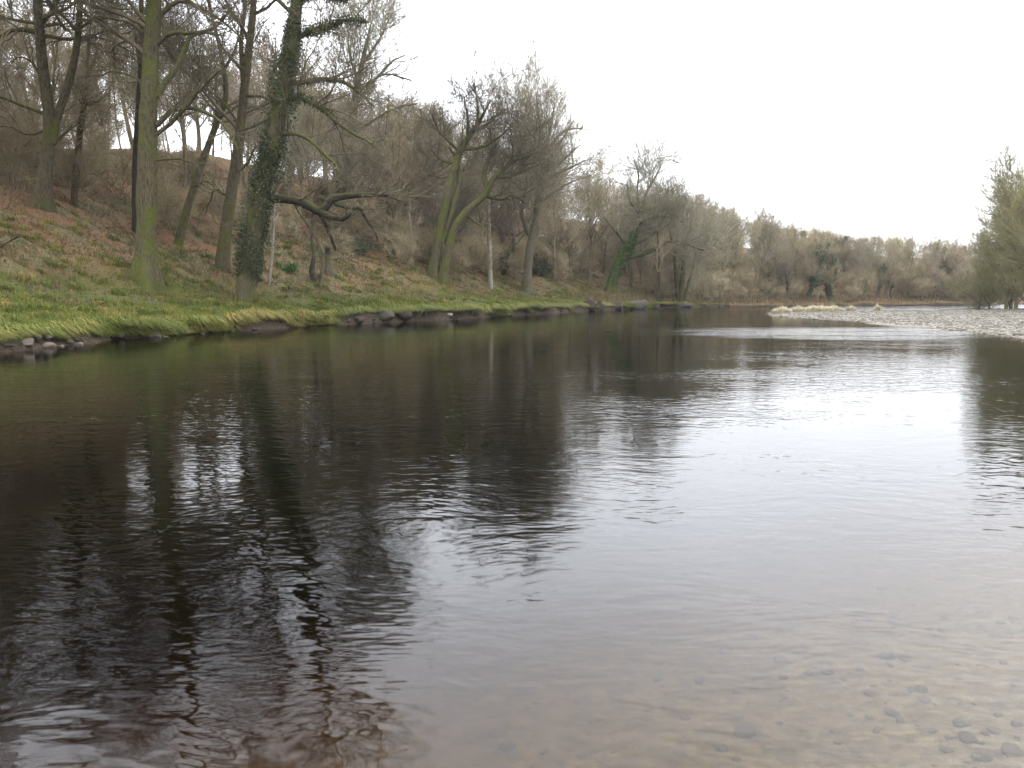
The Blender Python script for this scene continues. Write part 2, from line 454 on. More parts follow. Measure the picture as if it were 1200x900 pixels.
def lengths(B):
    return np.linalg.norm(np.diff(B[0], axis=1), axis=2).sum(1)

def spawn(B, cnt, t0, t1, ang, angsd, lenf, S, wig, up, rscale, rmax, rtip, rng, bias=.2, lmin=.15, taper=.55):
    """children of every branch in B; cnt = number, or ('per', per metre)"""
    Pp, R = B; N, S1 = R.shape; L = lengths(B)
    c = np.round(L * cnt[1] * rng.uniform(.8, 1.2, N)).astype(int) if isinstance(cnt, tuple) else np.full(N, cnt)
    idx = np.repeat(np.arange(N), c); n = len(idx)
    t = rng.uniform(t0, t1, n); f = t * (S1 - 1); i = np.minimum(f.astype(int), S1 - 2); fr = (f - i)[:, None]
    a, b = Pp[idx, i], Pp[idx, i + 1]
    pos = a * (1 - fr) + b * fr; tan = nrm(b - a)
    rad = R[idx, i] * (1 - fr[:, 0]) + R[idx, i + 1] * fr[:, 0]
    v = rng.normal(size=(n, 3)); v[:, 2] += bias * 2
    v = nrm(v - (v * tan).sum(1, keepdims=True) * tan)
    an = np.radians(rng.normal(ang, angsd, n))[:, None]
    d = np.cos(an) * tan + np.sin(an) * v
    ln = np.maximum(L[idx] * lenf * (1 - taper * t) * rng.uniform(.6, 1.35, n), lmin)
    r0 = np.clip(rad * rscale, rtip * 1.3, rmax)
    return walk(pos, d, ln, r0, rtip, S, wig, up, rng)

def tubes(mbuf, B, sides, knots=0, rng=None, flare=None, attr=None):
    Pp, R = B; N, S1, _ = Pp.shape
    tan = np.zeros_like(Pp)
    tan[:, 1:-1] = Pp[:, 2:] - Pp[:, :-2]; tan[:, 0] = Pp[:, 1] - Pp[:, 0]; tan[:, -1] = Pp[:, -1] - Pp[:, -2]
    tan = nrm(tan)
    ref = np.zeros((N, 3)); ax = np.argmin(np.abs(tan[:, 0]), 1); ref[np.arange(N), ax] = 1
    nv = nrm(np.cross(tan[:, 0], ref))
    rings = np.zeros((N, S1, sides, 3))
    th = np.arange(sides) / sides * 2 * np.pi
    for k in range(S1):
        tk = tan[:, k]
        nv = nrm(nv - (nv * tk).sum(1, keepdims=True) * tk)
        bv = np.cross(tk, nv)
        rr = R[:, k][:, None] * np.ones(sides)[None]
        if knots and rng is not None: rr = rr * (1 + knots * rng.normal(size=(N, sides)))
        if flare is not None:
            hgt = np.linalg.norm(Pp[:, k] - Pp[:, 0], axis=1)[:, None]
            lob = .55 + .45 * np.sin(th * 5 + flare[1])[None] + .25 * np.sin(th * 3 + 2 * flare[1])[None]
            rr = rr * (1 + flare[0] * np.exp(-np.maximum(hgt - .75, 0) / (R[:, 0][:, None] * 1.1)) * lob)
        rings[:, k] = Pp[:, k][:, None] + rr[:, :, None] * (np.cos(th)[None, :, None] * nv[:, None] + np.sin(th)[None, :, None] * bv[:, None])
    base = np.arange(N * S1 * sides).reshape(N, S1, sides)
    a = base[:, :-1]; b = np.roll(base, -1, 2)[:, :-1]; c = np.roll(base, -1, 2)[:, 1:]; d = base[:, 1:]
    mbuf.add(rings.reshape(-1, 3), np.stack([a, b, c, d], -1).reshape(-1, 4))
    if sides >= 5:     # close the far ends
        tipc = mbuf.n
        mbuf.add(Pp[:, -1] + tan[:, -1] * R[:, -1:] * .5, None, None)
        e = base[:, -1] - base.size
        tri = np.stack([e, np.roll(e, -1, 1), np.broadcast_to(np.arange(N)[:, None], e.shape)], -1).reshape(-1, 3)
        mbuf.t.append((tri + tipc).astype(np.int32))

def leaves(mbuf, pos, size, rng, out=None, stretch=1.3):
    """small folded leaves: two triangles over a mid-rib"""
    n = len(pos)
    u = nrm(rng.normal(size=(n, 3)) + (0 if out is None else out * .5)); w = rng.normal(size=(n, 3))
    w = nrm(w - (w * u).sum(1, keepdims=True) * u); m = np.cross(u, w)
    s = (size * rng.uniform(.6, 1.4, n))[:, None]
    v = np.stack([pos, pos + s * (.5 * u * stretch + .45 * w + .12 * m), pos + s * u * stretch, pos + s * (.5 * u * stretch - .45 * w + .12 * m)], 1)
    b = np.arange(n)[:, None] * 4
    t = np.concatenate([b + [0, 1, 2], b + [0, 2, 3]], 0)
    mbuf.add(v.reshape(-1, 3), None, t, np.repeat(rng.uniform(0, 1, n), 4))

def cat(*Bs):
    """join branch sets of equal segment count"""
    return np.concatenate([b[0] for b in Bs]), np.concatenate([b[1] for b in Bs])
def resample(B, S):
    Pp, R = B; f = np.linspace(0, Pp.shape[1] - 1.0001, S + 1); i = f.astype(int); fr = (f - i)
    return Pp[:, i] * (1 - fr)[None, :, None] + Pp[:, i + 1] * fr[None, :, None], R[:, i] * (1 - fr) + R[:, i + 1] * fr

# ------------------------------------------------------------------ the trees one can tell apart, drawn from the photograph
def trace(pts, Y0, n):
    w = []; p = []
    for q in pts:
        Y = Y0 + (q[3] if len(q) > 3 else 0)
        p.append(P(q[0], q[1], Y)); w.append(q[2] / 2 / F * Y * .84)
    C = catmull(np.column_stack([p, w]), n)
    return C[None, :, :3].copy(), np.maximum(C[None, :, 3], .006).copy()

def hero(name, label, stems, limbs=(), bark='bark_oak', tw='twig_hero', auto=8, a_t=(.35, .97), a_ang=55, a_len=.42,
         dens=(1.15, 2.2, 3.1), lens=(.68, .62, .66), up=.03, wig=.15, flare=1.15, seed=1, ivy=None, category='tree', lbark={}, a_r=.13, rt=.0075, dd=1.2, Y=None):
    rng = np.random.default_rng(seed)
    bx, by = stems[0][0][:2]
    g = ground_hit(bx, by); Y0 = g[1]
    root = empty(name, g, label, category)
    off = -g
    S0 = 30
    parts = []
    def shift(B): return B[0] + off, B[1]
    tr = trace(stems[0], Y0, S0 + 1)
    tr[0][0, 0, 2] -= .8
    # slight natural wander in depth so the tree is as crooked from the side
    tt = np.linspace(0, 1, S0 + 1); tr[0][0, :, 1] += .5 * np.sin(tt * 5 + seed) * tt
    tr = shift(tr)
    b = MB(); tubes(b, tr, 16, .035, rng, (flare, seed))
    link('trunk', b.mesh('trunk', M[bark]), root)
    extra = []
    for k, sp in enumerate(stems[1:]):
        s = trace([(*q[:3], dd * .6 * (j / (len(sp) - 1)) * (1 if (k + seed) % 2 else -1)) if len(q) < 4 else q for j, q in enumerate(sp)], Y0, S0 + 1)
        s[0][0, :, 1] += .5 * np.sin(tt * 5 + seed) * tt * .5
        if sp[0][1] >= by - 4: s[0][0, 0, 2] -= .35
        s = shift(s); extra.append(s)
        b = MB(); tubes(b, s, 12, .03, rng, (.3, k) if sp[0][1] >= by - 4 else None); link('stem', b.mesh('stem', M[bark]), root)
    S1 = 12; L = []
    for k, lp in enumerate(limbs):
        sgn = rng.choice([-1, 1]) * rng.uniform(.6, 1.3) * dd
        s = trace([(*q[:3], sgn * (j / (len(lp) - 1)) ** 1.2) for j, q in enumerate(lp)], Y0, S1 + 1)
        # root the limb in the nearest point of a stem
        alls = np.concatenate([tr[0][0]] + [e[0][0] for e in extra] + [l_[0][0] for l_ in L])
        s = shift(s)
        q0 = s[0][0, 0]; dxy = np.hypot(alls[:, 0] - q0[0], alls[:, 2] - q0[2])
        near = alls[np.argmin(dxy)]
        w8 = np.linspace(1, 0, S1 + 1) ** 2
        s[0][0, :, 1] += (near[1] - q0[1]) * (1 if dxy.min() < 1.2 else 0)
        s[0][0, 1:, :] += rng.normal(0, .035, (S1, 3)) * np.linspace(.4, 1, S1)[:, None]
        L.append(s)
        b = MB()
        if k in lbark: s = (s[0], s[1] * 1.05)
        tubes(b, s, 8, .06, rng); link('limb', b.mesh('limb', M[lbark.get(k, bark)]), root)
    b = MB(); B1 = list(L)
    if auto:
        src = [tr] + extra
        for s in src:
            A = spawn(s, max(2, auto // len(src)), a_t[0], a_t[1], a_ang, 12, a_len * (1 if s is tr else .9), S1, wig * .8, up, .55, a_r, .012, rng, .1, 1.0, .45)
            A = (A[0], .012 + (A[1] - .012) * np.linspace(1, .55, S1 + 1)[None])
            tubes(b, A, 6); B1.append(A)
    B1 = cat(*B1)
    B2 = spawn(B1, ('per', dens[0]), .12, 1, 48, 16, lens[0], 8, wig, up, .55, .05, rt * 1.3, rng, .25, 1.1, .4)
    B2b = spawn(resample(tr, 12), ('per', dens[0] * .5), .4, 1, 60, 15, .12, 8, wig, up, .3, .03, rt * 1.3, rng, .1, .6)
    B2 = cat(B2, B2b)
    B3 = spawn(B2, ('per', dens[1]), .08, 1, 45, 16, lens[1], 5, wig, up, .6, .02, rt, rng, .2, .65, .4)
    B4 = spawn(B3, ('per', dens[2]), .1, 1, 42, 16, lens[2], 3, wig, up, .7, .011, rt * .8, rng, .15, .42, .3)
    if DEBUG: print('TW', name, bx, *(round(float(lengths(q).sum())) for q in (B1, B2, B3, B4)), len(B4[0]))
    tubes(b, B2, 5); tubes(b, B3, 3); tubes(b, B4, 3)
    link('crown', b.mesh('crown', M[tw]), root)
    if ivy:
        mat, runs = ivy; b = MB()
        for which, ta, tb, n, thick, size in runs:
            s = tr if which == 't' else (L[which] if isinstance(which, int) else extra[int(which[1:])])
            Pp, R = s; m = Pp.shape[1] - 1
            t = rng.uniform(ta, tb, n) * m; i = np.minimum(t.astype(int), m - 1); f = (t - i)[:, None]
            c = Pp[0, i] * (1 - f) + Pp[0, i + 1] * f; r = R[0, i]
            o = nrm(rng.normal(size=(n, 3)))
            lump = .45 + .75 * np.clip(vnoise(c[:, 2] * 1.7 + o[:, 0] * 1.5, c[:, 0] * 1.3 + o[:, 1] * 1.5 + 5) + .35, 0, 1.2)
            if mat == 'ivy_dark':
                gap = vnoise(c[:, 2] * 1.1 + 40 + o[:, 0] * .9, c[:, 0] + o[:, 1] * .9) + rng.normal(0, .15, n) > -.28
                c, r, o, lump, t = c[gap], r[gap], o[gap], lump[gap], t[gap]; n = len(c)
            tt_ = t / m; fade = np.minimum(1, np.minimum((tt_ - ta) / .06, (tb - tt_) / .08))
            rr = r * .9 + thick * lump * fade * rng.uniform(.1, 1, n) ** .7
            leaves(b, c + o * rr[:, None], size, rng, o)
        link('ivy', b.mesh('ivy', M[mat], smooth=False, attr=True), root)
    return root

hero('oak_tree', 'forked oak with two stems at the bank top, furthest left of the big trunks',
     [[(47, 240, 20), (54, 195, 17), (58, 140, 15), (52, 80, 14), (48, 20, 12), (46, -60, 9), (52, -150, 7), (46, -225, 4), (40, -300, 1.5)],
      [(60, 168, 13), (66, 140, 11), (80, 100, 10), (91, 55, 9), (96, 0, 7), (104, -80, 7), (108, -170, 4), (118, -260, 1.5)]],
     [[(50, 40, 7), (25, 36, 6), (0, 46, 5), (-30, 60, 3), (-60, 55, 1.5)], [(50, 30, 5), (20, 25, 4), (0, 20, 3), (-30, 25, 1.5)],
      [(55, 32, 5), (72, 30, 4), (88, 42, 2)], [(57, 135, 5), (30, 125, 4), (0, 115, 3), (-30, 118, 1.5)],
      [(58, 150, 4), (35, 158, 3), (10, 148, 2), (-10, 150, 1)], [(92, 45, 4), (75, 18, 3), (55, 5, 2), (40, -15, 1)],
      [(93, 30, 4), (115, 18, 3), (140, 22, 2), (160, 35, 1)], [(57, 105, 4), (40, 75, 3), (25, 68, 2), (10, 75, 1)]],
     seed=21, auto=16)
hero('sapling_tree', 'slender young tree just right of the forked oak on the bank top',
     [[(86, 240, 9), (93, 170, 8), (100, 125, 7), (103, 95, 6), (100, 60, 4), (103, 10, 2)]],
     [[(103, 90, 3.5), (110, 72, 2.5), (116, 50, 1)], [(100, 125, 3), (90, 112, 2.2), (84, 100, 1)]], seed=22, auto=5, a_len=.25, dens=(1.2, 2.5, 4), flare=.4)
hero('oak_tree', 'tallest straight oak trunk with pale lichen at its flared foot, rising from the grassy bank',
     [[(170, 331, 31), (172, 285, 27), (173, 230, 26), (174, 150, 24), (175, 80, 21), (178, 0, 18), (182, -90, 14), (178, -180, 9), (185, -265, 3)]],
     [[(182, 114, 9), (197, 92, 8), (214, 66, 8), (222, 45, 6), (236, 38, 4), (262, 42, 2)], [(184, 147, 8), (203, 130, 6), (228, 128, 5), (255, 140, 4), (272, 160, 3), (280, 178, 1.5)],
      [(182, 52, 7), (200, 38, 6), (225, 38, 4.5), (250, 30, 3), (270, 10, 1.5)], [(182, 20, 7), (205, 0, 6), (230, 5, 4), (262, 25, 3), (285, 50, 1.5)],
      [(182, 188, 4), (205, 186, 3), (225, 192, 2), (240, 205, 1)], [(170, 42, 5), (150, 25, 4), (120, 20, 3), (95, 22, 1.5)],
      [(184, 158, 6), (205, 140, 6), (225, 118, 5), (243, 98, 4), (262, 80, 2)], [(170, 100, 4), (152, 88, 3), (130, 84, 2), (110, 90, 1)],
      [(174, -40, 9), (140, -90, 7), (110, -150, 4), (90, -205, 2)], [(182, -60, 9), (220, -110, 7), (250, -180, 4), (262, -240, 2)],
      [(180, 10, 7), (150, -30, 5), (120, -50, 3), (90, -55, 1.5)], [(178, -120, 7), (205, -170, 4), (215, -230, 2)]],
     bark='bark_moss', seed=23, auto=10, a_t=(.5, .97), flare=1.3)
hero('oak_tree', 'dark slim trunk standing close behind the tallest straight oak',
     [[(160, 272, 11), (160, 200, 11), (162, 120, 9), (164, 30, 7), (160, -60, 5), (152, -150, 2)]], [], bark='bark_dark', seed=24, auto=8, a_len=.3, flare=.4)
hero('ash_tree', 'thin trunk leaning to the right between the tallest oak and the ivy-clad tree',
     [[(207, 291, 12), (222, 235, 10), (238, 185, 9), (252, 145, 8), (264, 110, 7), (259, 60, 5), (246, 0, 4), (240, -60, 1.5)]],
     [[(226, 220, 3), (240, 212, 2.5), (252, 220, 1.5)], [(254, 140, 4), (270, 128, 3), (290, 120, 1.5)], [(262, 80, 3), (275, 60, 2), (280, 40, 1)]],
     seed=25, auto=6, a_len=.3, bark='bark_moss', flare=.4)
hero('oak_tree', 'upright grey-brown oak forking high up, just left of the ivy-clad oak',
     [[(260, 316, 20), (265, 265, 16), (272, 215, 15), (280, 165, 13), (286, 110, 11), (293, 60, 10), (300, 0, 8), (305, -80, 6), (300, -170, 2)]],
     [[(286, 100, 7), (283, 50, 6), (287, 0, 5), (278, -70, 2)], [(289, 112, 4), (312, 115, 3), (330, 128, 1.5)], [(282, 150, 4), (262, 120, 3), (240, 105, 2), (220, 108, 1)],
      [(274, 205, 4), (290, 190, 3), (298, 170, 2)], [(270, 232, 4), (252, 222, 3), (246, 235, 2), (240, 250, 1)], [(298, 20, 5), (322, 5, 3.5), (340, -20, 2)]],
     seed=26, auto=9, flare=.5)
hero('oak_tree', 'leaning oak clad in dark ivy, its crooked bare limb reaching right over the bank',
     [[(284, 353, 20), (292, 302, 24), (303, 240, 24), (318, 175, 23), (332, 115, 21), (342, 60, 18), (350, 0, 15), (358, -80, 11), (362, -160, 7), (368, -225, 3)],
      [(293, 352, 7), (299, 315, 7), (306, 270, 6), (315, 220, 5)]],
     [[(347, 50, 8), (362, 40, 7), (385, 33, 6), (412, 26, 4), (432, 28, 2)], [(338, 98, 8), (360, 97, 7), (385, 94, 6), (405, 98, 5), (425, 112, 3), (440, 128, 1.5)],
      [(334, 115, 8), (355, 117, 7), (375, 127, 5), (392, 142, 4), (408, 153, 3.5), (430, 165, 2.5), (446, 178, 1)],
      [(322, 157, 7), (345, 157, 5), (362, 164, 5), (380, 180, 4.5), (393, 192, 4), (398, 205, 1.5)],
      [(306, 230, 11), (335, 232, 11), (355, 238, 11), (372, 247, 11), (383, 236, 10), (396, 228, 9), (422, 226, 7), (445, 226, 4), (472, 236, 1.5)],
      [(366, 244, 8), (384, 253, 8), (398, 254, 6), (406, 249, 3)], [(368, 246, 5), (378, 264, 5), (386, 285, 4), (389, 292, 1.5)],
      [(386, 236, 5), (405, 241, 5), (418, 242, 5), (426, 256, 4), (434, 268, 3), (438, 282, 1.2)],
      [(350, -20, 8), (380, -60, 6), (410, -110, 4), (430, -150, 2)], [(357, -80, 7), (390, -130, 5), (420, -190, 2)],
      [(346, 20, 6), (315, -10, 5), (290, -30, 2)], [(358, -100, 6), (330, -150, 4), (315, -200, 2)], [(327, 140, 5), (305, 128, 3), (290, 126, 1.5)],
      [(352, 5, 6), (372, -4, 5), (395, 2, 3), (415, -2, 1.5)]],
     lbark={4: 'bark_dark', 5: 'bark_dark', 6: 'bark_dark', 7: 'bark_dark'}, seed=27, auto=9, a_t=(.55, .97), bark='bark_moss', flare=.35,
     ivy=('ivy_dark', [('t', .06, .38, 18000, .82, .085), ('t', .3, .62, 9000, .58, .085), ('t', .5, .8, 4500, .40, .085), (0, .2, .95, 2600, .44, .085), (1, .1, .6, 900, .22, .08), (2, .1, .55, 1500, .26, .085),
                       (13, .05, .9, 1500, .34, .085), (8, .2, .9, 1600, .4, .09), ('s0', .25, .95, 2500, .35, .11)]))
hero('beech_tree', 'pale trunk with a fine round crown, on the slope behind the crooked bare limb',
     [[(400, 270, 14), (406, 220, 12), (412, 165, 11), (416, 120, 10), (422, 85, 8), (428, 55, 5), (434, 25, 2)]],
     [[(416, 125, 5), (435, 100, 4), (458, 75, 3), (475, 65, 1.5)], [(412, 160, 5), (440, 140, 4), (470, 125, 3), (490, 122, 1.5)], [(420, 95, 4), (410, 65, 3), (408, 35, 1.5)],
      [(418, 110, 4), (450, 88, 3), (482, 95, 1.5)], [(424, 75, 4), (445, 45, 3), (455, 22, 1.5)]],
     bark='bark_grey', tw='twig_grey', a_r=.045, seed=28, auto=22, a_t=(.4, .95), a_ang=48, a_len=.46, dens=(1.1, 1.9, 2.6), wig=.09, up=.05, rt=.0095)
hero('oak_tree', 'double-stemmed mossy oak, left one of the leaning pair above the eroded bank',
     [[(506, 323, 15), (514, 280, 13), (521, 245, 12), (528, 213, 11), (538, 180, 10), (550, 158, 8), (562, 140, 5), (575, 116, 2)],
      [(519, 285, 9), (530, 245, 8), (538, 212, 7), (536, 190, 5), (526, 172, 2.5)]],
     [[(540, 178, 5), (525, 165, 3.5), (512, 150, 2.5), (505, 128, 1)], [(548, 160, 5), (548, 140, 3.5), (543, 112, 1.5)], [(530, 205, 4), (515, 208, 3), (503, 195, 2), (497, 176, 1)],
      [(543, 175, 5), (565, 172, 4), (585, 160, 2.5), (600, 148, 1)], [(556, 150, 4), (570, 145, 3), (592, 126, 1.5)], [(534, 190, 4), (515, 185, 3), (500, 165, 1.5)], [(558, 145, 4), (560, 125, 3), (556, 100, 1)]],
     bark='bark_moss', a_r=.06, seed=29, auto=12, a_t=(.55, .97), a_len=.4, wig=.15, dens=(2.1, 3.0, 3.8), rt=.011)
hero('oak_tree', 'mossy oak bending far over with twisted limbs, right one of the leaning pair',
     [[(517, 332, 13), (524, 300, 12), (531, 272, 11), (540, 256, 11), (555, 240, 9), (570, 226, 9), (578, 210, 7), (590, 198, 5), (605, 188, 3), (622, 184, 1.5)]],
     [[(568, 228, 7), (585, 233, 5), (602, 229, 4), (617, 238, 2)], [(571, 224, 6), (567, 202, 5), (575, 180, 4), (586, 163, 1.5)], [(580, 208, 5), (597, 206, 4), (625, 195, 3), (642, 190, 1.5)],
      [(590, 197, 4), (601, 180, 3), (598, 158, 1.5)], [(545, 250, 4), (560, 262, 3), (572, 262, 1.5)]],
     bark='bark_moss', a_r=.06, seed=30, auto=9, a_t=(.55, .97), a_len=.36, wig=.16, dens=(2.2, 3.0, 3.8), rt=.011)
hero('sycamore_tree', 'tree with a broad dome of fine twigs, right of the leaning pair of oaks',
     [[(617, 342, 14), (619, 310, 12), (622, 285, 11), (627, 262, 9), (629, 240, 8), (634, 215, 7), (637, 190, 6), (634, 160, 5), (630, 130, 3), (628, 110, 1.2)]],
     [[(621, 286, 8), (628, 276, 8), (631, 266, 6.5)], [(620, 275, 7), (613, 255, 6), (612, 240, 5), (618, 215, 4), (610, 180, 3), (600, 145, 1.2)],
      [(632, 225, 5), (645, 205, 4), (662, 185, 3), (682, 168, 1.2)], [(636, 200, 4), (655, 170, 3), (672, 142, 1.2)], [(630, 238, 4), (650, 225, 3), (672, 212, 2), (696, 204, 1)],
      [(635, 185, 4), (645, 150, 3), (650, 120, 1.2)], [(634, 165, 4), (622, 140, 3), (612, 118, 1.2)], [(616, 325, 4), (608, 318, 2), (602, 322, 1)], [(634, 210, 4), (660, 200, 3), (690, 186, 1.2)], [(636, 180, 4), (660, 155, 2.5), (684, 150, 1)]],
     bark='bark_grey', tw='twig_grey', a_r=.08, seed=31, auto=18, a_t=(.36, .95), a_ang=56, a_len=.5, dens=(1.1, 1.9, 2.6), wig=.09, up=.05, rt=.0095)
hero('oak_tree', 'dark leaning trunk on the slope between the leaning pair and the domed tree',
     [[(580, 298, 10), (589, 264, 9), (598, 243, 8), (608, 218, 6), (616, 195, 4), (622, 165, 1.5)]], [], bark='bark_dark', tw='twig_grey', seed=32, auto=8, dens=(2.2, 3.4, 4.5), flare=.3, rt=.012)
hero('birch_tree', 'thin straight pale trunk standing on red leaf litter beside the domed tree',
     [[(575, 338, 6.5), (574, 300, 6), (573, 265, 5), (573, 235, 3.5), (575, 200, 2)]], [], bark='bark_pale', tw='twig_purple', seed=33, auto=7, a_len=.2, a_ang=40, flare=.3, rt=.011)
hero('ash_tree', 'tree with bright green ivy up its slanting trunk and one long limb over the water',
     [[(715, 345, 15), (719, 325, 13), (728, 305, 14), (737, 290, 12), (744, 270, 7), (750, 248, 5.5), (758, 225, 4.2), (768, 208, 2.6), (776, 192, 1.2)]],
     [[(735, 302, 6), (755, 297, 5.5), (770, 290, 5), (785, 283, 4), (805, 286, 3), (822, 293, 3), (836, 290, 1.2)], [(739, 288, 5), (752, 282, 4), (765, 274, 3), (775, 260, 3), (786, 238, 1.5)],
      [(746, 264, 5), (762, 255, 4), (782, 254, 3), (800, 262, 1.5)], [(750, 245, 4.5), (746, 225, 3.2), (748, 205, 2.2), (742, 184, 1.2)], [(735, 288, 5), (722, 272, 3.5), (712, 260, 2), (706, 254, 1)],
      [(748, 250, 4), (738, 235, 3), (735, 215, 1.5)], [(765, 275, 3.5), (785, 262, 3), (800, 240, 1.5)]],
     bark='bark_moss', tw='twig_grey', a_r=.06, seed=34, auto=13, a_t=(.45, .95), a_len=.42, dens=(1.6, 2.6, 3.2), wig=.13, rt=.012,
     ivy=('ivy_green', [('t', .0, .5, 9000, .26, .14), (0, .0, .3, 700, .13, .12)]))
hero('alder_tree', 'thin dark young tree at the water edge, right of the bright green ivy trunk',
     [[(771, 357, 4.5), (772, 325, 4), (773, 300, 3.2), (771, 270, 1.5)]], [], bark='bark_dark', tw='twig_brown', seed=35, auto=9, a_t=(.3, .95), a_len=.3, flare=.2, rt=.012)
hero('alder_tree', 'several mossy stems rising from one foot at the water edge, before the brown woodland',
     [[(797, 354, 7), (800, 322, 6.5), (803, 300, 6), (806, 278, 4), (813, 250, 1.5)], [(795, 354, 5), (792, 325, 5), (790, 295, 4), (783, 262, 1.5)], [(801, 354, 5), (809, 325, 4), (815, 300, 3), (822, 272, 1.5)]],
     [], bark='bark_moss', tw='twig_olive', seed=36, auto=15, a_len=.3, flare=.3, rt=.012)
hero('dead_tree', 'broken pale dead trunk with a jagged top, left standing below the crooked bare limb',
     [[(386, 321, 12), (385, 308, 10.5), (384, 296, 10), (386, 288, 7)]], [[(381, 300, 4), (376, 290, 3), (374, 282, 1.5)]], bark='bark_grey', seed=37, auto=0, dens=(.6, 1, 1), flare=.6)
hero('birch_tree', 'very thin pinkish birch stem in the grass right of the ivy-clad tree',
     [[(315, 333, 4.5), (318, 300, 4), (320, 262, 3.4), (322, 215, 2.4), (326, 150, 1.2)]], [], bark='bark_pale', tw='twig_purple', seed=38, auto=6, a_len=.15, flare=.2)
hero('birch_tree', 'thin white birch stem on the leaf-strewn slope left of the leaning pair',
     [[(481, 306, 5.5), (482, 280, 5), (480, 250, 4), (481, 205, 3), (484, 150, 1.5)]], [], bark='bark_pale', tw='twig_purple', seed=39, auto=8, a_len=.18, flare=.2, rt=.011)
hero('birch_tree', 'slender grey stem higher on the slope, between the dead trunk and the white birch',
     [[(457, 297, 6), (457, 262, 5.5), (455, 225, 4.5), (452, 170, 3), (455, 110, 1.5)]], [], bark='bark_grey', tw='twig_grey', seed=40, auto=8, a_len=.2, flare=.2, rt=.011)
hero('alder_tree', 'dark crooked stump of twisted stems beside the broken pale trunk',
     [[(370, 331, 9), (366, 318, 8), (368, 300, 5), (364, 270, 3), (366, 235, 1.5)], [(372, 331, 6), (378, 316, 4), (374, 296, 2)]], [], bark='bark_dark', seed=41, auto=6, a_len=.3, flare=.8)
hero('fallen_branch', 'bare pale fallen bough lying down the top of the mossy bank at far left',
     [[(-12, 196, 4), (10, 214, 4), (30, 233, 3), (48, 246, 1.5)]], [[(22, 226, 3), (28, 245, 2), (33, 268, 1)], [(12, 215, 3), (25, 216, 2), (40, 224, 1)]],
     bark='bark_pale', seed=42, auto=0, dens=(1.2, 2, 2), flare=0, category='branch', up=-.03)

# ------------------------------------------------------------------ woodland prototypes, copied with their parts
def proto(kind, seed):
    """trunk and crown meshes about a base at the origin, heights in metres"""
    rng = np.random.default_rng(seed)
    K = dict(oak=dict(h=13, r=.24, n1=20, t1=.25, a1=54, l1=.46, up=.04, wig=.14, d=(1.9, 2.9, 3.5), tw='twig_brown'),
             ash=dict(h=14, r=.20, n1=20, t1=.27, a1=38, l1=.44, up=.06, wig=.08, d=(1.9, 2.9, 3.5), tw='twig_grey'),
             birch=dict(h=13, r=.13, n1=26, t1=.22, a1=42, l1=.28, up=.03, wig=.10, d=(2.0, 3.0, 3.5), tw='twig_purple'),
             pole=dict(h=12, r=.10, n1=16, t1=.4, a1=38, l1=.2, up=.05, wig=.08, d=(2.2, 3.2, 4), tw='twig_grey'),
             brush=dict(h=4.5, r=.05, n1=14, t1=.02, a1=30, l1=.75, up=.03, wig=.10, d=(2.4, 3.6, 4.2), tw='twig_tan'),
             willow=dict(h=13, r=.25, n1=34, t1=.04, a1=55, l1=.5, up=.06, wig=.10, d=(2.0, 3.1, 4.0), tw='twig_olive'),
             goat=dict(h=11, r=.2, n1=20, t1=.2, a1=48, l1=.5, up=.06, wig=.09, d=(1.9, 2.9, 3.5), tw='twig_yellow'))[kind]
    h = K['h']; S = 16
    p, r = walk(np.array([[0, 0, -.3]]), np.array([[rng.normal(0, .06), rng.normal(0, .06), 1]]), np.array([h * .98]), np.array([K['r']]), .012, S, .05, .03, rng, .9)
    tr = (p, r)
    bt = MB(); tubes(bt, tr, 9, .03, rng, (.4, seed))
    A = spawn(tr, K['n1'], K['t1'], .95, K['a1'], 11, K['l1'], 9, K['wig'] * .8, K['up'], .5, .09, .012, rng, .1, .8, .55)
    tubes(bt, A, 5)
    bc = MB()
    B2 = spawn(A, ('per', K['d'][0]), .1, 1, 42, 14, .55, 6, K['wig'], K['up'], .5, .035, .014, rng, .25, 1.2, .4)
    B3 = spawn(B2, ('per', K['d'][1]), .08, 1, 40, 14, .6, 4, K['wig'], K['up'], .6, .018, .011, rng, .2, .8, .4)
    B4 = spawn(B3, ('per', K['d'][2]), .1, 1, 36, 14, .7, 3, K['wig'], K['up'], .7, .012, .009, rng, .15, .6, .3)
    if DEBUG: print('PROTO', kind, *(round(float(lengths(q).sum())) for q in (A, B2, B3, B4)), len(B4[0]))
    tubes(bc, B2, 4); tubes(bc, B3, 3); tubes(bc, B4, 3)
    top = max(B4[0][..., 2].max(), p[..., 2].max())
    iv = None
    if kind == 'oak' and seed % 10 == 9:     # the ivy-grown kind
        iv = MB(); n = 9000
        t = rng.uniform(.03, .8, n) * S; i = np.minimum(t.astype(int), S - 1); f = (t - i)[:, None]
        c = p[0, i] * (1 - f) + p[0, i + 1] * f; o = nrm(rng.normal(size=(n, 3)))
        lump = np.clip(.5 + vnoise(c[:, 2] * .9 + o[:, 0], o[:, 1] * 1.5 + 3), 0, 1.4)
        leaves(iv, c + o * (.15 + .95 * lump * rng.uniform(.2, 1, n))[:, None], .19, rng, o)
        for a in range(len(A[0])):
            m = 500; t = rng.uniform(0, 6, m); i = t.astype(int); f = (t - i)[:, None]
            c = A[0][a, i] * (1 - f) + A[0][a, i + 1] * f; o = nrm(rng.normal(size=(m, 3)))
            leaves(iv, c + o * (.1 + .55 * rng.uniform(0, 1, m))[:, None], .18, rng, o)
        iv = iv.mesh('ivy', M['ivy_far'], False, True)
    return dict(h=top, trunk=bt.mesh('trunk', M['bark_far']), crown=bc.mesh('crown', M[K['tw']]), ivy=iv, kind=kind)

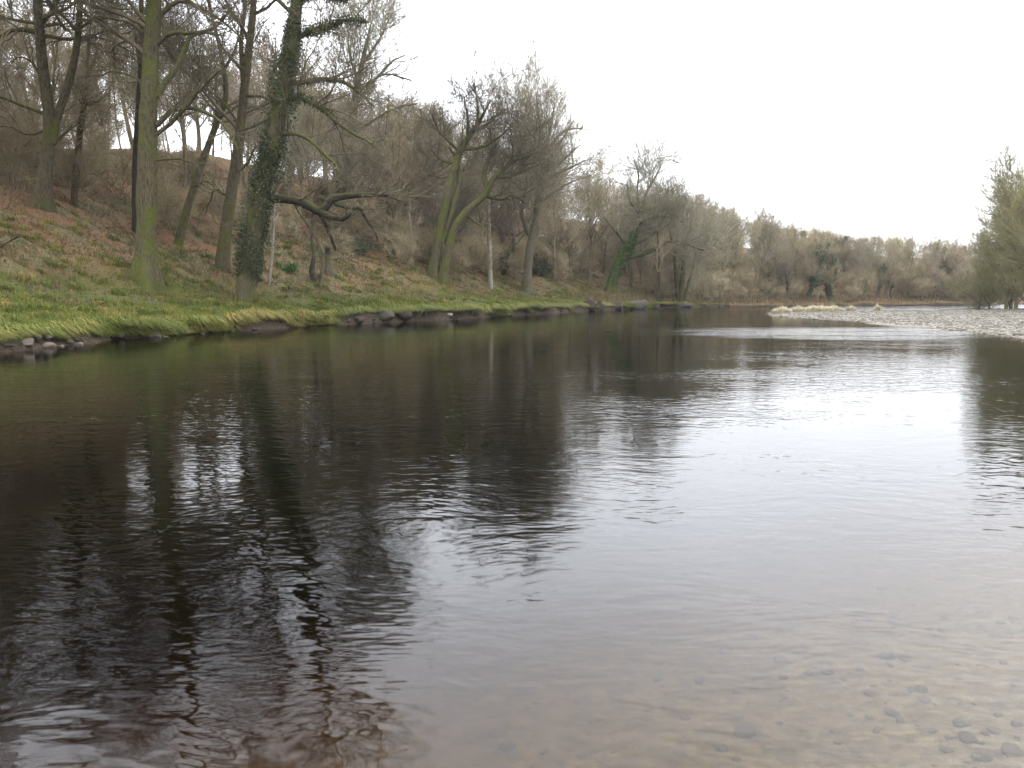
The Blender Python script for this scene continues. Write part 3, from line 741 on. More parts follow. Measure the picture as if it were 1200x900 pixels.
PROTO = {'oak': [proto('oak', s) for s in (51, 52, 53)], 'ash': [proto('ash', s) for s in (61, 62, 63)], 'birch': [proto('birch', s) for s in (71, 72)],
         'pole': [proto('pole', s) for s in (81, 82)], 'ivied': [proto('oak', s) for s in (59, 69)], 'brush': [proto('brush', s) for s in (91, 92, 93)],
         'willow': [proto('willow', s) for s in (101, 102)], 'goat': [proto('goat', 111)]}
PROTO_USED = {}

def plant(name, pr, loc, height, label, cat, group, rng, spread=1.0):
    root = empty(name, loc, label, cat, group)
    s = height / pr['h']; root.scale = (s * spread, s * spread, s); root.rotation_euler = (0, 0, rng.uniform(0, 6.28))
    for part in ('trunk', 'crown', 'ivy'):
        if pr[part] is None: continue
        if (id(pr), part) not in PROTO_USED:
            o = bpy.data.objects.new(part, pr[part]); PROTO_USED[(id(pr), part)] = o
        else:
            o = PROTO_USED[(id(pr), part)].copy()
        COL.objects.link(o); o.parent = root
    return root

SKY_X = [-200, 0, 200, 330, 400, 470, 500, 560, 640, 700, 760, 820, 880, 905, 950, 1000, 1050, 1100, 1140, 1200]
SKY_Y = [-160, -90, -60, -40, 30, 75, 108, 128, 165, 198, 214, 232, 246, 262, 263, 275, 273, 277, 284, 290]
def skyline(px): return np.interp(px, SKY_X, SKY_Y)

ZONES = [(-400, 130, 'on the hill behind the forked oak'), (130, 215, 'on the hill behind the tallest oak'),
         (215, 345, 'behind the ivy-clad oak'), (345, 470, 'behind the crooked bare limb'),
         (470, 600, 'behind the leaning pair of oaks'), (600, 705, 'behind the domed tree'),
         (705, 830, 'behind the bright green ivy trunk'), (830, 905, 'in the brown wood at the river bend'),
         (905, 1010, 'behind the straw-coloured grass'), (1010, 1075, 'in the far wood above the gravel bar'),
         (1075, 1700, 'in the far wood beside the willows')]
KIND_WORDS = {'oak': ('oak_tree', 'spreading bare brown tree'), 'ash': ('ash_tree', 'bare grey tree with upswept twigs'), 'birch': ('birch_tree', 'narrow purplish birch'),
              'pole': ('pole_tree', 'thin grey pole-like tree'), 'ivied': ('ivied_tree', 'bare tree with a dark ivy-grown trunk'), 'goat': ('willow_tree', 'yellowish willow'), 'willow': ('willow_tree', 'bushy olive-green willow')}
def zone(px):
    for a, b, z in ZONES:
        if a <= px < b: return z
    return ZONES[-1][2]
def size_word(hh): return 'low' if hh < 8.5 else ('tall' if hh > 12.5 else 'mid-height')

rng = np.random.default_rng(77)
# candidates across the frame, thinned to a natural spacing
cand = 0; placed = []
pxs = rng.uniform(-150, 1165, 9000); deps = rng.uniform(0, 1, 9000)
def left_edge_Y(px):
    d = ray(px, 400); Y = np.linspace(15, 260, 1200); s = sdist(d[0] / d[1] * Y, Y, LEFT, 1)
    return Y[np.argmax(s > 0)]
edgeY = {k: left_edge_Y(k) for k in range(-160, 1181, 20)}
ex = np.array(sorted(edgeY)); ey = np.array([edgeY[k] for k in ex])
cy = np.interp(pxs, ex, ey) + 2 + deps ** 1.3 * np.interp(pxs, [-150, 300, 700, 1150], [78, 80, 70, 60])
cx = np.array([ray(a, 345)[0] / ray(a, 345)[1] for a in pxs]) * cy
cs = sdist(cx, cy, LEFT, 1)
smin = np.interp(pxs, [-150, 250, 500, 690, 760, 1200], [19, 17, 12, 9, 4, 1.5])
ch = height(cx, cy)
for px, x, y, s, sm_, z in zip(pxs, cx, cy, cs, smin, ch):
    if s < sm_ or (px < 340 and rng.uniform() < .38): continue
    gap = 2.6 if y > 85 else 3.4
    if any((x - q[0]) ** 2 + (y - q[1]) ** 2 < gap * gap for q in placed): continue
    hmax = (345 - skyline(px)) / F * y + CAM_H - z
    if hmax < 4.5: continue
    placed.append((x, y, z, px, hmax))
    if len(placed) >= 300: break
for x, y, z, px, hmax in placed:
    r = rng.uniform()
    left = px < 330
    if left: kind = 'pole' if r < .34 else ('birch' if r < .55 else ('ash' if r < .8 else 'oak'))
    elif px < 700: kind = 'pole' if r < .2 else ('birch' if r < .4 else ('ash' if r < .7 else 'oak'))
    else: kind = 'oak' if r < .36 else ('ash' if r < .66 else ('birch' if r < .86 else 'pole'))
    if 915 < px < 1000 and r > .68: kind = 'ivied'
    if px > 760 and .47 < r < .5: kind = 'goat'
    if px > 700 and r < .025: kind = 'ivied'
    hh = min(rng.uniform(10.5, 18.5), hmax * (rng.uniform(.78, 1.0) if rng.uniform() < .5 else rng.uniform(.98, 1.09)))
    if hmax < 9: hh = hmax * rng.uniform(.85, 1)
    nm, words = KIND_WORDS[kind]
    lab = f'{size_word(hh)} {words} {zone(px)}'
    pr = PROTO[kind][rng.integers(len(PROTO[kind]))]
    plant(nm, pr, (x, y, z - .05), hh, lab, 'tree', 'bare trees in the wood across the river', rng, rng.uniform(.85, 1.2))

# particular far trees
def far_tree(px, Y, top, kind, label, spread=1.0, name=None):
    d = ray(px, 345); x = d[0] / d[1] * Y; z = H(x, Y)
    hh = (345 - top) / F * Y + CAM_H - z
    pr = PROTO[kind][rng.integers(len(PROTO[kind]))]
    return plant(name or KIND_WORDS[kind][0], pr, (x, Y, z - .05), hh, label, 'tree', None, rng, spread)
far_tree(1046, 168, 272, 'goat', 'pale yellowish willow crown at the top of the far wood above the gravel bar', 1.2)
far_tree(888, 150, 240, 'birch', 'lone feathery tree top standing above the skyline at the river bend', 1.0)
far_tree(974, 139, 264, 'ivied', 'tree with dark ivy to its top, left of the small green fir-like tree', 1.0)
far_tree(948, 137, 282, 'ivied', 'lower dark ivy-grown tree above the straw-coloured grass', 1.1)
far_tree(1028, 144, 300, 'ivied', 'small dark green ivy-covered tree at the far water edge', .75)
far_tree(1043, 145, 314, 'ivied', 'smallest dark green ivy-covered tree at the far water edge', .8)
WILL = [(1180, 89, 222, .8, 'foremost of the olive-green willows at the right, lower and leaning over the gravel'),
        (1206, 84, 176, .9, 'highest of the olive-green willows, cut by the right edge of the photo'),
        (1160, 101, 268, .9, 'lowest and furthest of the olive-green willows at the right'),
        (1192, 97, 196, .8, 'olive-green willow between the lowest and the highest of the willows at the right'),
        (1224, 90, 165, .9, 'olive-green willow standing close behind the highest of the willows'),
        (1148, 106, 292, 1.1, 'low olive-green willow scrub at the left foot of the willows at the right'),
        (1186, 104, 236, 1.0, 'olive-green willow at the back of the group, hidden behind the leaning willow'),
        (1250, 78, 150, .9, None), (1320, 66, 140, .9, None)]
for px, Y, top, sp, lab in WILL:
    far_tree(px, Y, top, 'willow', lab or 'big olive-green willow at the water side, further right than the highest willow' + (' and nearer' if px > 1300 else ''), sp)

rng2 = np.random.default_rng(600)
for px, Y, hh, sp, lab in [(-110, 38, 24, .8, 'tall bare oak beyond the left edge, mirrored at the lower left of the river'), (-210, 34, 23, .8, 'tall bare oak furthest left of all, beyond the mirrored oak')]:
    x = ray(px, 345)[0] / ray(px, 345)[1] * Y
    plant('oak_tree', PROTO['oak'][0], (x, Y, H(x, Y) - .05), hh, lab, 'tree', None, rng2, sp)

# ------------------------------------------------------------------ brush under the trees
rng = np.random.default_rng(88)
n = 0; bp = []
while n < 250:
    px = -60 + 1215 * rng.uniform() ** .9; e = np.interp(px, ex, ey)
    Y = e + 1 + rng.uniform() ** 1.3 * np.interp(px, [0, 700, 1150], [55, 40, 22])
    d = ray(px, 345); x = d[0] / d[1] * Y; s = sdist([x], [Y], LEFT, 1)[0]
    lim = np.interp(px, [0, 250, 500, 690, 740, 1200], [17, 13, 9, 7, 2.2, .8])
    if s < lim or (px < 480 and rng.uniform() < .72) or any((x - q[0]) ** 2 + (Y - q[1]) ** 2 < 4 for q in bp): continue
    if 655 < px < 760 and s < 13: continue
    if s < 12 and (940 < px < 985 or 1015 < px < 1052): continue
    bp.append((x, Y)); n += 1
    pr = PROTO['brush'][rng.integers(3)]
    hh = rng.uniform(2.2, 5.2) * (1 if px < 700 else 1.15)
    z = H(x, Y)
    hmax = (345 - skyline(px)) / F * Y + CAM_H - z
    hh = max(1.5, min(hh, hmax * .8))
    sz = 'knee-high' if hh < 1.2 else ('low' if hh < 3 else 'tall')
    plant('thicket_shrub', pr, (x, Y, z - .05), hh, f'{sz} leafless brown thicket of upright twigs {zone(px)}', 'shrub', 'leafless thickets under the trees', rng, rng.uniform(1.0, 1.5))

def evergreen(px, py, w, h, label, n=5000, mat='holly', leaf=.10, seed=1, cat_='bush', Y=None):
    rg = np.random.default_rng(seed)
    g = ground_hit(px, py)
    if Y: 
        d = ray(px, 345); g = np.array([d[0] / d[1] * Y, Y, H(d[0] / d[1] * Y, Y)])
    W = w / 2 / F * g[1]; Hh = h / F * g[1]
    root = empty('evergreen_bush', g, label, cat_)
    k = 9
    ends = np.column_stack([rg.uniform(-W, W, k) * .8, rg.uniform(-W, W, k) * .8, rg.uniform(.45, .95, k) * Hh])
    p, r = walk(np.tile([[0, 0, -.1]], (k, 1)), ends, np.linalg.norm(ends, axis=1), np.full(k, .05), .012, 8, .08, .02, rg)
    tw_ = spawn((p, r), ('per', 4), .2, 1, 50, 15, .35, 4, .15, .03, .5, .02, .008, rg)
    b = MB(); tubes(b, (p, r), 6); tubes(b, tw_, 3); link('stems', b.mesh('stems', M['bark_dark']), root)
    c = np.concatenate([p[:, 3:].reshape(-1, 3), tw_[0].reshape(-1, 3)])
    c = c[rg.integers(0, len(c), n)]
    o = nrm(rg.normal(size=(n, 3)))
    pos = c + o * (W * .24 * rg.uniform(0, 1, n) ** .6)[:, None]
    pos = pos[pos[:, 2] > .05]
    b = MB(); leaves(b, pos, leaf, rg, o[:len(pos)]); link('foliage', b.mesh('foliage', M[mat], False, True), root)
    return root
evergreen(455, 262, 95, 75, 'grey-green holly bush with thin foliage, up the slope beyond the crooked bare limb', 5200, 'holly', .12, 1)
evergreen(590, 322, 44, 32, 'dark green rhododendron behind the thin straight pale trunk', 4200, 'ivy_dark', .15, 2)
evergreen(634, 324, 46, 26, 'broad dark green rhododendron behind the foot of the domed tree', 4200, 'ivy_dark', .15, 3)
evergreen(336, 320, 26, 14, 'small green bramble clump in the grass right of the ivy-clad oak', 1500, 'ivy_green', .09, 4)
evergreen(298, 335, 30, 34, 'dark holly growing at the back of the ivy-clad oak', 2600, 'ivy_dark', .10, 5)
evergreen(420, 300, 30, 20, 'low grey-green bush right of the broken pale trunk', 1800, 'holly', .10, 6)
evergreen(905, 354, 26, 18, 'dark green bush above the water edge left of the straw-coloured grass', 2600, 'ivy_dark', .22, 7, Y=138)
evergreen(925, 353, 20, 15, 'dark green bush above the water edge behind the straw-coloured grass', 2200, 'ivy_dark', .22, 8, Y=142)
evergreen(1115, 353, 40, 10, 'low blackish-green bushes along the far bank beside the willows', 3200, 'holly', .22, 9, Y=151)

# ------------------------------------------------------------------ grass, leaf litter, bracken: too many to count
def left_points(n, smax_, y0=14, y1=135, pw=1.0):
    Y = rng.uniform(y0, y1, n); s = rng.uniform(0, 1, n) ** pw * smax_
    # random points by offsetting along the inland normal of the waterline
    i = np.clip(np.searchsorted(LEFT[:, 1], Y) - 1, 0, len(LEFT) - 2)
    f = (Y - LEFT[i, 1]) / np.maximum(LEFT[i + 1, 1] - LEFT[i, 1], 1e-6)
    base = LEFT[i] * (1 - f)[:, None] + LEFT[i + 1] * f[:, None]
    t = nrm(LEFT[i + 1] - LEFT[i]); nn_ = np.column_stack([-t[:, 1], t[:, 0]])
    q = base + nn_ * s[:, None]
    return q[:, 0], q[:, 1], s

def lip_push(x, y, s):
    u = sm(.0, .5, vnoise(x / 2.6, y / 2.6) + .45) * sm(15, 20, y)
    return u * (-.6 * sm(.45, .75, s) * sm(2.6, 1.0, s))

def blades(mbuf, x, y, z, hgt, wid, lean, rng, dirn=None, tone=0):
    n = len(x); a = rng.uniform(0, 6.283, n)
    d = np.column_stack([np.cos(a), np.sin(a), np.zeros(n)])
    if dirn is not None: d = nrm(d + dirn)
    w = np.column_stack([-d[:, 1], d[:, 0], np.zeros(n)]) * (wid / 2)[:, None]
    p0 = np.column_stack([x, y, z]); up = np.array([0, 0, 1.0])
    p1 = p0 + up * (hgt * .6)[:, None] + d * (lean * hgt * .25)[:, None]
    p2 = p0 + up * (hgt * np.clip(1 - lean * .55, -.5, 1))[:, None] + d * (lean * hgt * .95)[:, None]
    v = np.stack([p0 - w, p0 + w, p1 + w * .8, p1 - w * .8, p2], 1)
    b = np.arange(n)[:, None] * 5
    mbuf.add(v.reshape(-1, 3), b + [0, 1, 2, 3], b + [3, 2, 4], np.repeat(np.clip(rng.normal(.42, .25, n) + tone, 0, 1), 5))

rng = np.random.default_rng(99)
x, y, s = left_points(560000, 24, pw=1.5)
tuft = fbm(x, y, 1.6, 3)
inl = s + 9 * (fbm(x, y, 4.2, 4)) - 2 * sm(52, 36, y) * sm(-15, -22, x)
keep = (tuft > -1.1 + rng.uniform(-.35, .35, len(x))) & (rng.uniform(0, 1, len(x)) < sm(8, 3, inl) * .96 + .04) & (x < 32)
keep &= (rng.uniform(0, 1, len(x)) < np.clip(60 / np.maximum(y, 20), .35, 1.4))
x, y, s, tuft = x[keep], y[keep], s[keep], tuft[keep]
sl = sdist(x, y, LEFT, 1); ok = sl > .32
x, y, sl, tuft = x[ok], y[ok], sl[ok], tuft[ok]
z = np.maximum(left_height(x, y, sl), 0.05)
gxn = LEFT[:, 0]
ps = lip_push(x, y, sl); i = np.clip(np.searchsorted(LEFT[:, 1], y) - 1, 0, len(LEFT) - 2)
tt = nrm(LEFT[i + 1] - LEFT[i]); nrm2 = np.column_stack([-tt[:, 1], tt[:, 0]])
x2, y2 = x + nrm2[:, 0] * ps, y + nrm2[:, 1] * ps
edge_ = sm(1.5, .5, sl)
hg = rng.uniform(.08, .24, len(x)) * (.8 + 1.5 * np.clip(tuft, 0, 1)) * (1 + .7 * edge_)
ln = np.clip(rng.normal(.7, .3, len(x)) + 1.0 * edge_, .1, 2.1)
dirn = np.column_stack([-nrm2 * (.3 + 1.5 * edge_)[:, None], np.zeros(len(x))])
GR_TONE = .12 - .05 * sl + .30 * fbm(x, y, 1.1, 3) + .25 * fbm(x, y, 5, 2)
mb = MB(); blades(mb, x2, y2, z - .02, hg, rng.uniform(.018, .04, len(x)), ln, rng, dirn, GR_TONE)
# long dead strands that hang over the eroded edge
x, y, s = left_points(46000, 1.5, 20, 112); sl = sdist(x, y, LEFT, 1)
ok = (sl > .3) & (sl < 1.25) & (vnoise(x / 1.3 + 7, y / 1.3) + .6 * vnoise(x / .5, y / .5 + 3) > rng.uniform(-.55, .15, len(x))); x, y, sl = x[ok], y[ok], sl[ok]
z = np.maximum(left_height(x, y, sl), .04); ps = lip_push(x, y, sl)
i = np.clip(np.searchsorted(LEFT[:, 1], y) - 1, 0, len(LEFT) - 2); tt = nrm(LEFT[i + 1] - LEFT[i]); n2_ = np.column_stack([-tt[:, 1], tt[:, 0]])
blades(mb, x + n2_[:, 0] * ps, y + n2_[:, 1] * ps, z, rng.uniform(.2, .5, len(x)), rng.uniform(.02, .045, len(x)), rng.uniform(1.3, 2.3, len(x)), rng, np.column_stack([-n2_ * 1.6, np.zeros(len(x))]), .16 + .4 * vnoise(x / 2, y / 2) + .3 * vnoise(x / .4, y / .4))
# tussocks
x, y, s = left_points(1100, 16, 20, 112, 1.3); m = 55
cx_, cy_ = np.repeat(x, m), np.repeat(y, m); rr_ = np.repeat(rng.uniform(.12, .34, len(x)), m) * np.sqrt(rng.uniform(0, 1, len(cx_))); aa = rng.uniform(0, 6.283, len(cx_))
tn = np.repeat(rng.normal(.1, .28, len(x)), m); th_ = np.repeat(rng.uniform(.25, .5, len(x)), m)
cx_, cy_ = cx_ + rr_ * np.cos(aa), cy_ + rr_ * np.sin(aa); sl = sdist(cx_, cy_, LEFT, 1); ok = (sl > .5) & (cx_ < 32)
cx_, cy_, sl, tn, th_, aa = cx_[ok], cy_[ok], sl[ok], tn[ok], th_[ok], aa[ok]
blades(mb, cx_, cy_, left_height(cx_, cy_, sl) - .02, th_ * rng.uniform(.7, 1.2, len(cx_)), rng.uniform(.015, .035, len(cx_)), np.clip(rng.normal(.9, .3, len(cx_)), .2, 1.7), rng, np.column_stack([np.cos(aa), np.sin(aa), 0 * aa]), tn)
tag(link('grass', mb.mesh('grass', M['grass'], False, True)), 'short tussocky green grass covering the bank', 'grass', kind='stuff')

x, y, s = left_points(150000, 34, pw=.8)
inl = s + 8 * .5 * fbm(x, y, 3.2, 3)
keep = rng.uniform(0, 1, len(x)) < sm(2, 7, inl) * .9 + .06
x, y = x[keep], y[keep]; sl = sdist(x, y, LEFT, 1); ok = sl > 1.2; x, y, sl = x[ok], y[ok], sl[ok]
z = left_height(x, y, sl)
mb = MB(); leaves(mb, np.column_stack([x, y, z + rng.uniform(.01, .08, len(x))]), .085, rng, np.tile([0, 0, .2], (len(x), 1)))
tag(link('leaf_litter', mb.mesh('leaf_litter', M['litter'], False, True)), 'red-brown fallen leaves lying under the trees', 'leaves', kind='stuff')

x, y, s = left_points(110000, 40, pw=.75)
keep = (fbm(x, y, 2.4, 3) > .12) & (s > 3.2); x, y = x[keep], y[keep]; sl = sdist(x, y, LEFT, 1); z = left_height(x, y, sl)
mb = MB(); blades(mb, x, y, z - .03, rng.uniform(.3, .75, len(x)), rng.uniform(.015, .045, len(x)), np.clip(rng.normal(.9, .4, len(x)), .1, 1.8), rng)
tag(link('dead_bracken', mb.mesh('dead_bracken', M['bracken'], False, True)), 'dead brown bracken and stalks on the wooded slope', 'bracken', kind='stuff')

# dry stalks along the far waterline
def line_points(line, n, y0, s0, s1):
    i = rng.integers(0, len(line) - 1, n); f = rng.uniform(0, 1, n)[:, None]
    base = line[i] * (1 - f) + line[i + 1] * f; t = nrm(line[i + 1] - line[i]); nn_ = np.column_stack([-t[:, 1], t[:, 0]])
    q = base + nn_ * rng.uniform(s0, s1, n)[:, None]; q = q[(q[:, 1] > y0) & (q[:, 0] < 120)]
    return q[:, 0], q[:, 1]
x, y = line_points(LEFT, 30000, 92, .4, 5); sl = sdist(x, y, LEFT, 1); z = left_height(x, y, sl)
mb = MB(); blades(mb, x, y, z - .03, rng.uniform(.4, 1.2, len(x)), rng.uniform(.03, .07, len(x)), np.clip(rng.normal(.8, .4, len(x)), .1, 1.8), rng)
tag(link('bank_undergrowth', mb.mesh('bank_undergrowth', M['bracken'], False, True)), 'dry brown undergrowth along the far waterline', 'undergrowth', kind='stuff')

# straw-coloured grass clumps on the tip of the gravel bar
TUFTS = [(917, 364, 20, 'straw-coloured grass clump furthest left on the gravel bar tip'), (936, 363.6, 15, 'low straw-coloured grass clump second from the left on the gravel bar'),
         (952, 363.6, 16, 'straw-coloured grass clump just left of the widest clump'), (964, 363.6, 26, 'widest and tallest straw-coloured grass clump on the gravel bar'),
         (977, 363.6, 18, 'straw-coloured grass clump just right of the widest clump'), (998, 363.6, 8, 'small straw-coloured grass clump standing apart near the middle of the bar'),
         (1029, 363.6, 5, 'smallest straw-coloured grass clump, before the small dark ivy-covered trees')]
for px, py, w, lab in TUFTS:
    Yt = np.interp(px, [917, 940, 1030], [74, 79, 82]); g = np.array([ray(px, 345)[0] / ray(px, 345)[1] * Yt, Yt, 0]); g[2] = H(g[0], g[1]); W = w / 2 / F * g[1]
    n = int(300 + w * 60); W *= 1.05
    r_ = np.sqrt(rng.uniform(0, 1, n)); a = rng.uniform(0, 6.283, n)
    xx, yy = r_ * np.cos(a) * W, r_ * np.sin(a) * W * .8
    mb = MB(); blades(mb, xx, yy, np.full(n, -.05), rng.uniform(.4, .95, n) * (1.15 - .5 * r_), rng.uniform(.03, .06, n), np.clip(rng.normal(.6, .3, n), .05, 1.6), rng)
    o = link('grass_clump', mb.mesh('grass_clump', M['straw'], False, True)); o.location = g
    tag(o, lab, 'grass clump', 'straw-coloured grass clumps on the gravel bar')

# ------------------------------------------------------------------ stones
def ico(sub=1):
    import bmesh
    bm = bmesh.new(); bmesh.ops.create_icosphere(bm, subdivisions=sub, radius=1.0)
    v = np.array([p.co[:] for p in bm.verts]); f = np.array([[q.index for q in p.verts] for p in bm.faces]); bm.free()
    return v, f
IV1, IF1 = ico(1); IV2, IF2 = ico(2); IV3, IF3 = ico(3)
def rock_mesh(name, seed, mat, sub=(IV3, IF3), rough=.28):
    rg = np.random.default_rng(seed); v = sub[0].copy()
    for k in range(7):       # chip flat faces off a ball
        d = nrm(rg.normal(size=3)); c = rg.uniform(.55, .85); h = v @ d
        v -= np.clip(h - c, 0, None)[:, None] * d * .9
    v *= 1 + rough * .5 * (vnoise(v[:, 0] * 2 + seed, v[:, 1] * 2 + v[:, 2] * 1.7))[:, None] + rough * .2 * vnoise(v[:, 0] * 6 + seed, v[:, 1] * 6 - v[:, 2] * 5)[:, None]
    b = MB(); b.add(v, None, sub[1]); return b.mesh(name, M[mat])
ROCKS = [rock_mesh('rock', 200 + k, 'rock') for k in range(5)]
DARK = [rock_mesh('rock', 210 + k, 'rock_dark') for k in range(4)]
def put(name, me, loc, size, lab, cat_, grp, sq=(1, 1, .65), rz=None):
    o = link(name, me); o.location = loc; o.scale = (size * sq[0], size * sq[1], size * sq[2])
    o.rotation_euler = (rng.uniform(-.25, .25), rng.uniform(-.25, .25), rng.uniform(0, 6.28) if rz is None else rz)
    return tag(o, lab, cat_, grp)
# named rocks at the left water edge (pixel of the foot, width in pixels)
for k, (px, py, w, me, lab, sq) in enumerate([
        (30, 405, 25, ROCKS[0], 'pale rounded boulder at the water edge, largest of the pale rocks at far left', (1, .8, .7)),
        (4, 396, 18, ROCKS[1], 'pale flat rock at the far left end of the bank', (1, .8, .45)),
        (57, 407, 17, ROCKS[2], 'pale broken rock just right of the largest pale boulder', (1, .8, .6)),
        (56, 396, 9, ROCKS[3], 'small whitish rock set in the bank above the broken rock', (1, .8, .7)),
        (82, 402, 9, ROCKS[4], 'grey rock under the turf lip, left of the flat stone in the water', (1, .8, .8)),
        (94, 406, 9, ROCKS[0], 'small upright pale stone standing in the shallows at left', (1, .8, .9)),
        (106, 407, 10, ROCKS[1], 'low flat pale stone lying in the water, rightmost of the pale rocks', (1, .8, .4)),
        (73, 408, 6, ROCKS[2], 'smallest pale stone in the shallows between the broken rock and the upright stone', (1, .8, .6)),
        (20, 396, 12, DARK[0], 'dark wedge of rock under the turf at far left', (1, .8, .7)),
        (44, 399, 13, DARK[1], 'dark rock between the two pale boulders at far left', (1, .8, .7)),
        (8, 408, 14, DARK[2], 'dark wet rock at the waterline at far left', (1, .8, .5)),
        (201, 395, 16, ROCKS[3], 'brown rounded boulder under the bank below the tallest straight oak', (1, .8, .55)),
        (175, 396, 26, DARK[3], 'long dark rock ledge left of the brown boulder', (1.3, .7, .45)),
        (452, 375, 22, DARK[2], 'brown boulder covered in turf at the foot of the eroded bank', (1, .8, .7)),
        (474, 374, 18, DARK[0], 'dark boulder right of the turf-covered boulder', (1, .8, .65)),
        (420, 378, 14, DARK[1], 'dark stone left of the turf-covered boulder', (1, .8, .6)),
        (527, 371, 9, ROCKS[1], 'small whitish stone at the water edge below the leaning pair', (1, .8, .6)),
        (690, 361, 18, DARK[1], 'dark grey boulder at the water edge left of the bright green ivy trunk', (1, .8, .8)),
        (703, 362, 13, DARK[2], 'dark upended root plate beside the dark grey boulder', (.8, .8, 1.1)),
        (722, 361, 17, DARK[3], 'brown rock below the bright green ivy trunk', (1, .8, .7)),
        (745, 361, 24, DARK[0], 'long brown boulder right of the bright green ivy trunk', (1.2, .8, .55)),
        (766, 361, 14, DARK[1], 'low dark rock beside the thin dark young tree', (1, .8, .5)),
        (800, 360, 18, DARK[3], 'dark rocks heaped below the mossy stems', (1.2, .8, .4))]):
    d = ray(px, py); g = ground_hit(px, py, 14)
    if g[2] < -.12: g = np.array([0, 0, CAM_H]) + d * (CAM_H / -d[2])
    h = H(g[0], g[1]); size = w / 2 / F * g[1]
    put('bank_rock', me, (g[0], g[1], max(h, -.12) + size * sq[2] * .25), size, lab, 'rock', 'rocks along the left bank', sq, rng.uniform(-.4, .4))
# smaller anonymous stones at the foot of the bank
cnt = 0
for k in range(80):
    Y = 22 + 96 * rng.uniform() ** 1.4
    i = min(np.searchsorted(LEFT[:, 1], Y), len(LEFT) - 1); b = LEFT[i]; t = nrm(LEFT[i] - LEFT[i - 1])
    n2 = np.array([-t[1], t[0]]); q = b + n2 * rng.uniform(-.5, .45)
    h = H(*q)
    if h < -.3: continue
    sz = rng.uniform(.06, .2)
    put('bank_stone', DARK[rng.integers(4)], (q[0], q[1], max(h, -.1) + sz * .2), sz,
        'small stone lying under the turf edge of the left bank', 'stone', 'small stones at the foot of the left bank')

FB = []
for k in range(3):
    rg = np.random.default_rng(500 + k)
    B1 = walk(np.array([[-1.3, 0, .05]]), np.array([[1, .1, .06]]), np.array([2.6]), np.array([.05]), .012, 10, .09, -.01, rg)
    B2 = spawn(B1, 7, .2, .95, 45, 12, .4, 5, .14, -.02, .6, .025, .008, rg, .1); B3 = spawn(B2, 4, .2, .95, 45, 12, .5, 3, .14, 0, .6, .012, .006, rg)
    b = MB(); tubes(b, B1, 7, .06, rg); tubes(b, B2, 5); tubes(b, B3, 3); FB.append(b.mesh('fallen_branch', M[['bark_dark', 'bark_grey', 'bark_oak'][k]]))
x, y, s = left_points(46, 22, 26, 95, .8)
for k in range(len(x)):
    if s[k] < 2.2: continue
    put('fallen_branch', FB[k % 3], (x[k], y[k], H(x[k], y[k]) + .03), rng.uniform(.5, 1.0), 'bare twiggy branch fallen among the leaves on the wooded slope', 'branch', 'fallen branches on the slope', (1, 1, .8))
# hanging roots in the eroded bank
for k, (px, lab) in enumerate([(556, 'pale roots hanging from the eroded bank below the leaning pair'), (482, 'roots hanging from the bank right of the turf-covered boulder'),
                               (692, 'washed-out roots and driftwood beside the grey boulder')]):
    Y = np.interp(px, ex, ey) + .7; d = ray(px, 345); x = d[0] / d[1] * Y; z = H(x, Y) + .1
    rg = np.random.default_rng(300 + k); m = 26
    st = np.column_stack([rg.uniform(-.9, .9, m), rg.uniform(-.3, .1, m), rg.uniform(-.15, .1, m)])
    dr = np.column_stack([rg.normal(0, .6, m), rg.uniform(-1, -.3, m), rg.uniform(-.9, .1, m)])
    B = walk(st, dr, rg.uniform(.5, 1.2, m), rg.uniform(.02, .05, m), .008, 7, .18, -.12, rg)
    b = MB(); tubes(b, B, 5, .05, rg); o = link('tree_roots', b.mesh('tree_roots', M['bark_grey'])); o.location = (x, Y, z)
    tag(o, lab, 'roots')

# shorter root tangles along the eroded lengths of the bank
RT = []
for k in range(3):
    rg = np.random.default_rng(320 + k); m = 30
    st = np.column_stack([rg.uniform(-.8, .8, m), rg.uniform(-.15, .15, m), rg.uniform(-.05, .1, m)])
    dr = np.column_stack([rg.normal(0, .5, m), rg.uniform(-.7, .1, m), rg.uniform(-1, -.2, m)])
    b = MB(); tubes(b, walk(st, dr, rg.uniform(.25, .65, m), rg.uniform(.01, .03, m), .005, 6, .25, -.1, rg), 4); RT.append(b.mesh('tree_roots', M[['bark_dark', 'bark_oak', 'bark_grey'][k]]))
for k in range(26):
    Y = 30 + 75 * rng.uniform(); i = min(np.searchsorted(LEFT[:, 1], Y), len(LEFT) - 1); t_ = nrm(LEFT[i] - LEFT[i - 1]); q = LEFT[i] + np.array([-t_[1], t_[0]]) * .35
    o = put('tree_roots', RT[k % 3], (q[0], q[1], max(H(*q), .12) + .08), rng.uniform(.7, 1.1), 'tangle of thin roots hanging under the turf edge of the left bank', 'roots', 'root tangles along the left bank', (1, 1, 1), math.atan2(t_[1], t_[0]) + math.pi)

